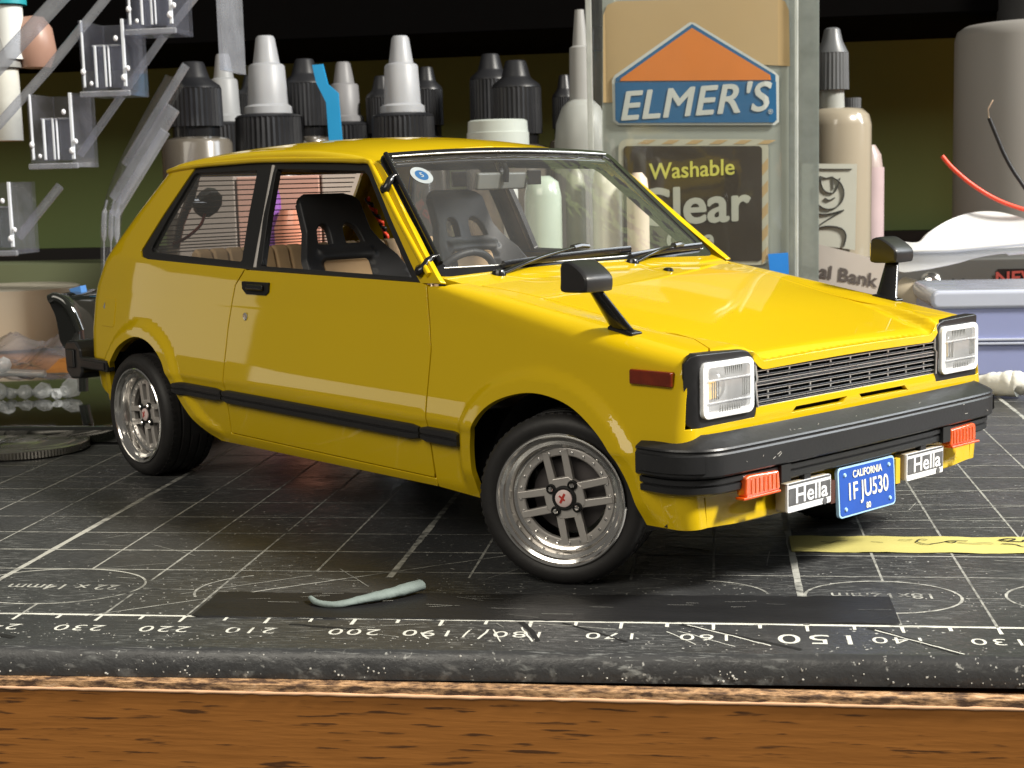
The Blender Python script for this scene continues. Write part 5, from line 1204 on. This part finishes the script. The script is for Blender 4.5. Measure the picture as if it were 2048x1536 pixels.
# blue translucent box
YX = 196; c0, c1 = PX(1866, 590, YX), PX(2060, 752, YX)
t = thing('blue_box', 'translucent lavender blue plastic box with rounded corner behind the far headlight', 'box', ((c0[0]+c1[0])/2+10, YX+20, .05))
pr = rrect(c0[0], .05, c1[0]+60, c0[2]+.6, 5.5, 6)
BL = mat('blue_translucent_plastic', (.30, .34, .58), rough=.25, coat=.5, var=.12, vscale=25, sss=.1)
b = MB(); b.prism(pr, 0, 34, np.array([[1, 0, 0], [0, 0, 1], [0, 1, 0]]), (0, YX, 0)); b.obj('box_body', BL, t, bevel=1.2, bseg=3)
zl = PX(1960, 618, YX)[2]
b = MB(); b.prism(rrect(c0[0]-.5, zl, c1[0]+60, c0[2]+1.0, (c0[2]+1.0-zl)*.42, 5), -.8, 35, np.array([[1, 0, 0], [0, 0, 1], [0, 1, 0]]), (0, YX, 0)); b.obj('box_lid', mat('pale_lid_plastic', (.50, .54, .66), rough=.2, coat=.5), t, bevel=1.0, bseg=3)
for v in (679, 687):
    q = PX(1960, v, YX); b = MB(); b.box((q[0]+35, YX-.3, q[2]), (110, .9, .6)); b.obj('box_rib', mat('pale_lid_plastic', (.5, .54, .66)), t, bevel=.2)
# cotton swab
ax = [PX(1830, 757, 186), PX(1900, 763, 176), PX(1935, 768, 171), PX(1975, 770, 168), PX(2010, 770, 166), PX(2034, 770, 165), PX(2044, 770, 164.6)]
cp = catmull(ax, 6); rr = np.interp(np.linspace(0, 1, len(cp)), [0, .2, .36, .55, .75, .9, .97, 1], [1.1, 1.2, 1.9, 2.5, 2.8, 2.7, 2.0, .5])*(1+np.random.uniform(-.03, .03, len(cp)))
cp[:, 2] = rr+.2
o = MB().tube(cp, list(rr), 16).obj('cotton_swab', mat('cotton', (.80, .79, .72), rough=.95, var=.08, vscale=300, bump=.8, bscale=700), None, smooth=80); tag(o, 'white cotton swab tip lying beyond the far end of the front bumper', 'swab')

# ---- left side
coin = thing('coin', 'silver coin with reeded edge lying left of the rear wheel', 'coin', (-110.6, 105.5, .05))
CM = mat('coin_nickel', (.42, .40, .36), rough=.28, metal=.95, var=.2, vscale=200, bump=.5, bscale=300)
b = MB(); n = 240; V = []
for (r_, z) in ((11.6, .05), (12.1, .25), (12.1, 1.5), (11.7, 1.75), (11.0, 1.75), (10.7, 1.62)):
    for i in range(n): a = 2*math.pi*i/n; rr_ = r_-(.16 if (i % 2 and 12 < r_) else 0); V.append((rr_*math.cos(a), rr_*math.sin(a), z))
F = [(j*n+i, j*n+(i+1) % n, (j+1)*n+(i+1) % n, (j+1)*n+i) for j in range(5) for i in range(n)]+[tuple(range(n))[::-1], tuple(5*n+i for i in range(n))]
b.add(V, F, None, (-110.6, 105.5, .05)); b.obj('coin_disc', CM, coin, smooth=40)
b = MB(); b.lathe([(5.5, 1.6), (5, 2.0), (3, 2.15), (0, 2.2)], 40, np.diag([.8, 1.1, 1]), (-111, 106, .05)); b.lathe([(9.6, 1.6), (9.4, 1.8), (8.6, 1.8), (8.4, 1.6)], 60, None, (-110.6, 105.5, .05)); b.obj('coin_relief', CM, coin, smooth=50)
# second coin edge behind
o = MB().lathe([(0, 0.05), (8.6, .05), (9, .2), (9, 1.2), (8.7, 1.4), (0, 1.4)], 60, None, (-128.0, 119.0, 0)).obj('coin', CM, None, smooth=40); tag(o, 'smaller silver coin at the left edge behind the larger coin', 'coin')

BP = mat('mirror_black_paint', (.010, .011, .009), rough=.05, coat=1.0, coat_rough=.02, var=.1)
# glossy black model body lying behind the rear wheel
t = thing('black_model_body', 'glossy black model car body standing behind the rear of the yellow car', 'model body', (-112, 150, .05))
prof = [(-230, .4), (-92, .4), (-86, .7), (-82.5, 2.0), (-80.8, 4.6), (-81.6, 5.2), (-84, 4.2), (-88, 3.4), (-230, 3.2)]
b = MB(); rings = []
for y, sx, sz in ((112.0, -2.0, .8), (112.6, -.3, .97), (113.6, 0, 1), (180, -1, 1.0), (196, -6, .9)):
    rings.append([(x+sx, y, .05+z*sz) for x, z in catmull(prof, 5)])
b.sweep(rings); b.obj('body_panel', BP, t, smooth=40)
fin = [PX(u, v, 142) for u, v in ((100, 602), (106, 592), (120, 588), (140, 596), (154, 616), (164, 650), (166, 705), (140, 705), (124, 690), (118, 660), (112, 630))]
b = MB(); rings = []; c = np.mean(fin, axis=0)
for y, s_ in ((141, .86), (141.6, .96), (143.5, 1.0), (158, 1.0), (160, .94)):
    rings.append([(c[0]+(p_[0]-c[0])*s_, y, c[2]+(p_[2]-c[2])*s_) for p_ in catmull(fin, 4, closed=True)])
b.sweep(rings); b.obj('body_tail', BP, t, smooth=40)
MB().tube(catmull([PX(u, v, 140) for u, v in ((100, 600), (112, 596), (130, 606), (146, 628), (160, 662))], 6), 1.2, 12).obj('tail_lip', BP, t, smooth=80)
MB().tube([PX(164, 690, 150), PX(166, 782, 150)], 1.2, 10).obj('tail_stem', BP, t, smooth=80)
q = [PX(u, v, 150) for u, v in ((138, 578), (160, 572), (166, 600), (156, 606))]
b = MB(); b.add([tuple(p_) for p_ in q]+[tuple(p_+np.array([0, 3, 0])) for p_ in q], [(3, 2, 1, 0), (4, 5, 6, 7), (0, 1, 5, 4), (1, 2, 6, 5), (2, 3, 7, 6), (3, 0, 4, 7)])
o = b.obj('blue_tab', mat('mid_blue_plastic', (.08, .22, .52), rough=.4)); tag(o, 'small blue plastic tab behind the car tail', 'tab')
# clear sprue on top
CS = clear_mat('clear_sprue_plastic', (.96, .97, .98), opac=.40, rough=.05, body=(.85, .87, .88))
t = thing('clear_sprue', 'clear plastic sprue with lens parts lying on the glossy black body', 'sprue', (-105, 150, 3.4))
YQ = 150; zp = 3.4
b = MB(); b.tube([PX(-80, 786, YQ), PX(120, 783, YQ)], .7, 8); b.obj('runner', CS, t, smooth=80)
for u, r_ in ((140, 2.3), (128, 1.5), (118, 1.1), (88, 1.9), (76, 1.4), (54, 1.7), (22, 1.3), (4, 1.9)):
    x_ = PX(u, 785, YQ)[0]
    b = MB(); b.lathe([(0, -.8), (r_*.9, -.8), (r_, -.3), (r_, .6), (r_*.7, 1.0), (r_*.3, .6), (0, .5)], 7, rot('x', 80)@rot('z', u*7.0), (x_, YQ+math.sin(u)*1.2, zp+r_*.98)); b.obj('lens_part', CS, t, smooth=40)
b = MB(); b.tube([PX(-60, 742, YQ+14), PX(90, 748, YQ+14)], .9, 8); b.lathe([(0, -2), (1.3, -1.3), (1.8, 0), (1.3, 1.3), (0, 2)], 16, None, PX(8, 730, YQ+14)); b.obj('runner', CS, t, smooth=60)
# clear tray behind
YT_ = 215; c0, c1 = PX(-120, 672, YT_), PX(132, 735, YT_)
t = thing('clear_blister', 'crumpled clear plastic blister lying behind the sprue at the left', 'plastic tray', ((c0[0]+c1[0])/2, YT_, MT))
V = []; F = []; n, m_ = 40, 14
for i in range(n+1):
    for j in range(m_+1):
        x = c0[0]+(c1[0]-c0[0])*i/n; y = YT_-26+52*j/m_; z = 2.0+6.0*j/m_+1.6*math.sin(i*.33+j*.8)*math.sin(j*.6)+random.uniform(-.3, .3); V.append((x, y, z))
F = [(i*(m_+1)+j, (i+1)*(m_+1)+j, (i+1)*(m_+1)+j+1, i*(m_+1)+j+1) for i in range(n) for j in range(m_)]
put('blister_sheet', V, F, clear_mat('crumpled_clear_film', (.90, .91, .95), opac=.30, rough=.12, body=(.55, .56, .62)), t, smooth=60)
# pale jar at the left
YK = 325; kk = scl(YK); c0 = PX(20, 575, YK); r = 140*kk
t = thing('pale_tub', 'wide pale beige plastic tub at the left edge behind the sprue', 'tub', (c0[0], YK, MT+.05))
b = MB(); b.lathe([(0, MT+.05), (r*.96, MT+.05), (r, MT+1.5), (r*1.0, c0[2]-3), (r*1.02, c0[2]), (r*.96, c0[2]+.4), (0, c0[2]+.4)], 60, None, (c0[0], YK, 0)); b.obj('tub_wall', mat('beige_tub_plastic', (.52, .48, .38), rough=.5, var=.08, vscale=20), t, smooth=40)
q0, q1 = PX(-200, 532, 372), PX(230, 568, 372)
b = MB(); b.box(((q0[0]+q1[0])/2, 380, (q0[2]+MT)/2), (q1[0]-q0[0], 30, q0[2]-MT-.1)); o = b.obj('green_box', mat('muted_green_card', (.13, .15, .08), rough=.8)); tag(o, 'muted green low box behind the pale tub at the left', 'box')

# ---- clear stepped rack
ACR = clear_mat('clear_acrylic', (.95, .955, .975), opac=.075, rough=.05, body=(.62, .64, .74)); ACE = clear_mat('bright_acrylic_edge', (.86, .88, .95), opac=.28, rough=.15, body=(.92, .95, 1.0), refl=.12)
YR = 215; kr = scl(YR)
rk = thing('acrylic_rack', 'clear acrylic stepped display rack with small bins at the left', 'rack', (PX(150, 400, YR)[0], YR, MT))
def bar(name, P, r_, yy, m=ACE): MB().tube([PX(u, v, yy) for u, v in P], r_, 8, flat=1.6).obj(name, m, rk, smooth=60)
bar('diagonal_rail', [(-60, 190), (0, 128), (60, 62), (130, -14)], 1.35, YR-6); bar('diagonal_rail', [(-40, 290), (0, 246), (95, 140), (225, -20)], .8, YR-3)
bar('diagonal_rail', [(38, 474), (120, 372)], .8, YR+14); bar('diagonal_rail', [(160, 310), (322, 80), (390, -6)], .7, YR+14); bar('diagonal_rail', [(228, 430), (330, 262)], 1.0, YR+16)
for i, (u1, v1) in enumerate(((357, 66), (266, 190), (163, 334), (42, 508), (-70, 660))):
    h = 150; wd = 98
    a = PX(u1, v1, YR); x1, z0 = a[0], a[2]; x0 = x1-wd*kr; z1 = z0+h*kr; xm = (x0+x1)/2
    bn = MB(); bn.box((xm, YR+4, z0+.6), (x1-x0, 14, 1.2)); bn.box((x1-.5, YR+4, (z0+z1)/2), (1.0, 14, z1-z0)); bn.box((x0+.5, YR+4, (z0+z1)/2), (1.0, 14, z1-z0)); bn.box((xm, YR+10.5, (z0+z1)/2), (x1-x0-2, 1, z1-z0)); bn.obj('bin', ACR, rk)
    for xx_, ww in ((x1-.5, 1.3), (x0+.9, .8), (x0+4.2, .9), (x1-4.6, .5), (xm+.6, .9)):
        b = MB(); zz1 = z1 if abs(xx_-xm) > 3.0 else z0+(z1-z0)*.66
        b.box((xx_, YR-3.2, (z0+zz1)/2+1), (ww*.6, .8, zz1-z0-2)); b.obj('bin_edge_highlight', mat('acrylic_edge_highlight', (.70, .74, .80), rough=.25, coat=.4, var=.25, vscale=120), rk, bevel=.15)  # near-white strips put the window highlights on the cut edges into colour
    b = MB(); b.box((xm, YR-3.0, z0+.4), (x1-x0+1.2, 1.2, 1.5)); b.obj('bin_lip', ACE, rk, bevel=.3)
    xi0, xi1 = x0+3.2, x1-1.6; zi = z0+(z1-z0)*.66
    b = MB(); b.box(((xi0+xi1)/2, YR-2.0, (z0+zi)/2+.8), (xi1-xi0, .6, zi-z0-2)); b.obj('bin_front', clear_mat('bin_front_plastic', (.88, .89, .95), opac=.16, rough=.06, body=(.60, .63, .75)), rk)
    b = MB(); b.box(((xi0+xi1)/2, YR-2.4, zi), (xi1-xi0, 1.0, .5)); b.obj('bin_rim', ACE, rk, bevel=.15)
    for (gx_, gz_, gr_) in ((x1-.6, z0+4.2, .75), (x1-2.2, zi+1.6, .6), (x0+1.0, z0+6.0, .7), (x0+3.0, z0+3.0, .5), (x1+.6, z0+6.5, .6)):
        MB().lathe([(0, -1.3*gr_), (gr_*.8, -.8*gr_), (gr_, 0), (gr_*.8, .8*gr_), (0, 1.3*gr_)], 10, None, (gx_, YR-3.9, gz_)).obj('corner_glint', mat('white_glint_bead', (.85, .87, .92), rough=.15, coat=.6), rk, smooth=80)  # tiny white beads painted as glints around the bin corners
# tall clear sheet and rounded post
xs_ = PX(462, 60, 262)[0]; zt_ = PX(462, -60, 262)[2]
b = MB(); b.box((xs_, 262, (zt_+PX(462, 145, 262)[2])/2), (1.2, 20, zt_-PX(462, 145, 262)[2])); b.obj('upright_sheet', ACE, rk)
yy = 250; q = PX(222, 470, yy); b = MB(); rr_ = 21*scl(yy)
b.tube(catmull([PX(222, 640, yy), PX(222, 500, yy), PX(224, 430, yy), PX(250, 350, yy), PX(300, 250, yy), PX(350, 160, yy)], 7), rr_, 20, caps=False); b.obj('bent_post', clear_mat('thick_acrylic', (.9, .91, .93), opac=.05, rough=.03, body=(.6, .62, .6)), rk, smooth=80)
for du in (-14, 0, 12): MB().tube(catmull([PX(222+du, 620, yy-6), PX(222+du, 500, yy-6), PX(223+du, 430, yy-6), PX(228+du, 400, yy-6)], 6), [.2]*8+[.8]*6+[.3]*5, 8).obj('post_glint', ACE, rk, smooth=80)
bar('diagonal_rail', [(232, 400), (345, 215)], 1.5, 248); bar('diagonal_rail', [(250, 330), (372, 130)], .8, 256)
# bottles kept in the rack
for i, (u, v0, v1, wd, m_, lb) in enumerate(((14, 12, 120, 60, mat('white_paper_label', (.66, .68, .66), rough=.7, var=.06), 'teal capped paint bottle with white label in the top left of the rack'), (8, 138, 282, 58, mat('printed_paper_label', (.60, .60, .54), rough=.7, var=.15, vscale=300), 'paint bottle with lined paper label in the second step of the rack'))):
    yy = 236; kk = scl(yy); a, c_ = PX(u, v0, yy), PX(u, v1, yy)
    t = thing('rack_bottle', lb, 'bottle', (a[0], yy, c_[2])); r_ = wd*kk/2
    b = MB(); b.lathe([(0, c_[2]), (r_, c_[2]), (r_, a[2]), (0, a[2])], 36, None, (a[0], yy, 0)); b.obj('bottle_label', m_, t, smooth=40)
    b = MB(); b.lathe([(r_*1.3, a[2]+.2), (r_*1.3, a[2]+14*kk), (r_*1.1, a[2]+60*kk), (0, a[2]+60*kk)], 36, None, (a[0], yy, 0)); b.obj('bottle_cap', mat('teal_cap', (.02, .28, .33), rough=.4) if i == 0 else mat('clear_grey_cap', (.25, .25, .24), rough=.3), t)
q = PX(85, 215, 240)
o = MB().lathe([(0, 0), (4, .3), (5.8, 5), (5, 11), (3, 14), (0, 14.5)], 28, None, (PX(72, 130, 240)[0], 240, PX(72, 138, 240)[2])).obj('amber_bottle', mat('pinkish_brown_plastic', (.34, .20, .15), rough=.4), None, smooth=60); tag(o, 'small pinkish brown bottle shoulder inside the rack', 'bottle')

# ---- things standing right behind the car, seen through its windows
YV = 172
for (u0, u1, vt, m_, lb) in ((352, 470, 340, mat('warm_grey_card', (.36, .32, .29), rough=.6, var=.15, vscale=25), 'warm grey card box seen through the quarter window'), (474, 640, 352, mat('rosy_card', (.66, .40, .33), rough=.5, var=.2, vscale=25), 'rosy pink card box seen through the side windows'), (644, 770, 342, mat('pale_card', (.62, .57, .53), rough=.45, var=.12, vscale=25), 'pale card box seen through the open door window')):
    xa, xb_ = PX(u0, 400, YV)[0], PX(u1, 400, YV)[0]; zt_ = PX((u0+u1)/2, vt, YV)[2]
    b = MB(); b.box(((xa+xb_)/2, YV+10, zt_/2+.1), (xb_-xa, 20, zt_-.2)); o = b.obj('card_box', m_, None, bevel=.4); tag(o, lb, 'box')
q = PX(545, 450, YV-8); o = MB().lathe([(0, .05), (2.1, .1), (2.1, q[2]+6), (1.6, q[2]+8), (0, q[2]+8)], 24, None, (q[0], YV-8, 0)).obj('purple_tube', mat('purple_plastic', (.20, .07, .34), rough=.35), None, smooth=40); tag(o, 'purple tube seen through the open door window', 'tube')
q = PX(590, 455, YV-10); o = MB().lathe([(0, .05), (4.6, .1), (4.6, q[2]), (3.2, q[2]+4), (0, q[2]+4)], 28, None, (q[0], YV-10, 0)).obj('orange_bottle', mat('orange_pink_plastic', (.72, .30, .20), rough=.35, coat=.4), None, smooth=40); tag(o, 'orange pink bottle seen through the open door window', 'bottle')
# pale bottles seen through the windscreen
for i, (u, wd, vt, yy, m_, lb) in enumerate(((1085, 74, 352, 205, mat('mint_plastic', (.42, .50, .42), rough=.25, coat=.5), 'pale mint bottle seen through the windscreen'), (1150, 40, 338, 215, mat('dull_olive_plastic', (.24, .25, .19), rough=.4), 'slim olive bottle seen through the windscreen'),
        (1213, 58, 330, 210, mat('cream_plastic', (.66, .66, .56), rough=.3, coat=.5), 'cream bottle seen through the windscreen'), (1275, 44, 345, 206, mat('beige_plastic', (.56, .48, .38), rough=.4), 'beige bottle seen through the windscreen near the far pillar'), (1020, 30, 345, 215, mat('pale_grey_plastic', (.50, .52, .50), rough=.4), 'pale grey tube seen through the windscreen beside the far seat'))):
    kk = scl(yy); a = PX(u, vt, yy); r_ = wd*kk/2
    b = MB(); b.lathe([(0, .05), (r_*.96, .05), (r_, 1), (r_, a[2]-5), (r_*.85, a[2]-1.5), (r_*.4, a[2]), (0, a[2])], 36, None, (a[0], yy, 0)); o = b.obj('squeeze_bottle', m_, None, smooth=50); tag(o, lb, 'bottle', 'bottles behind the car')
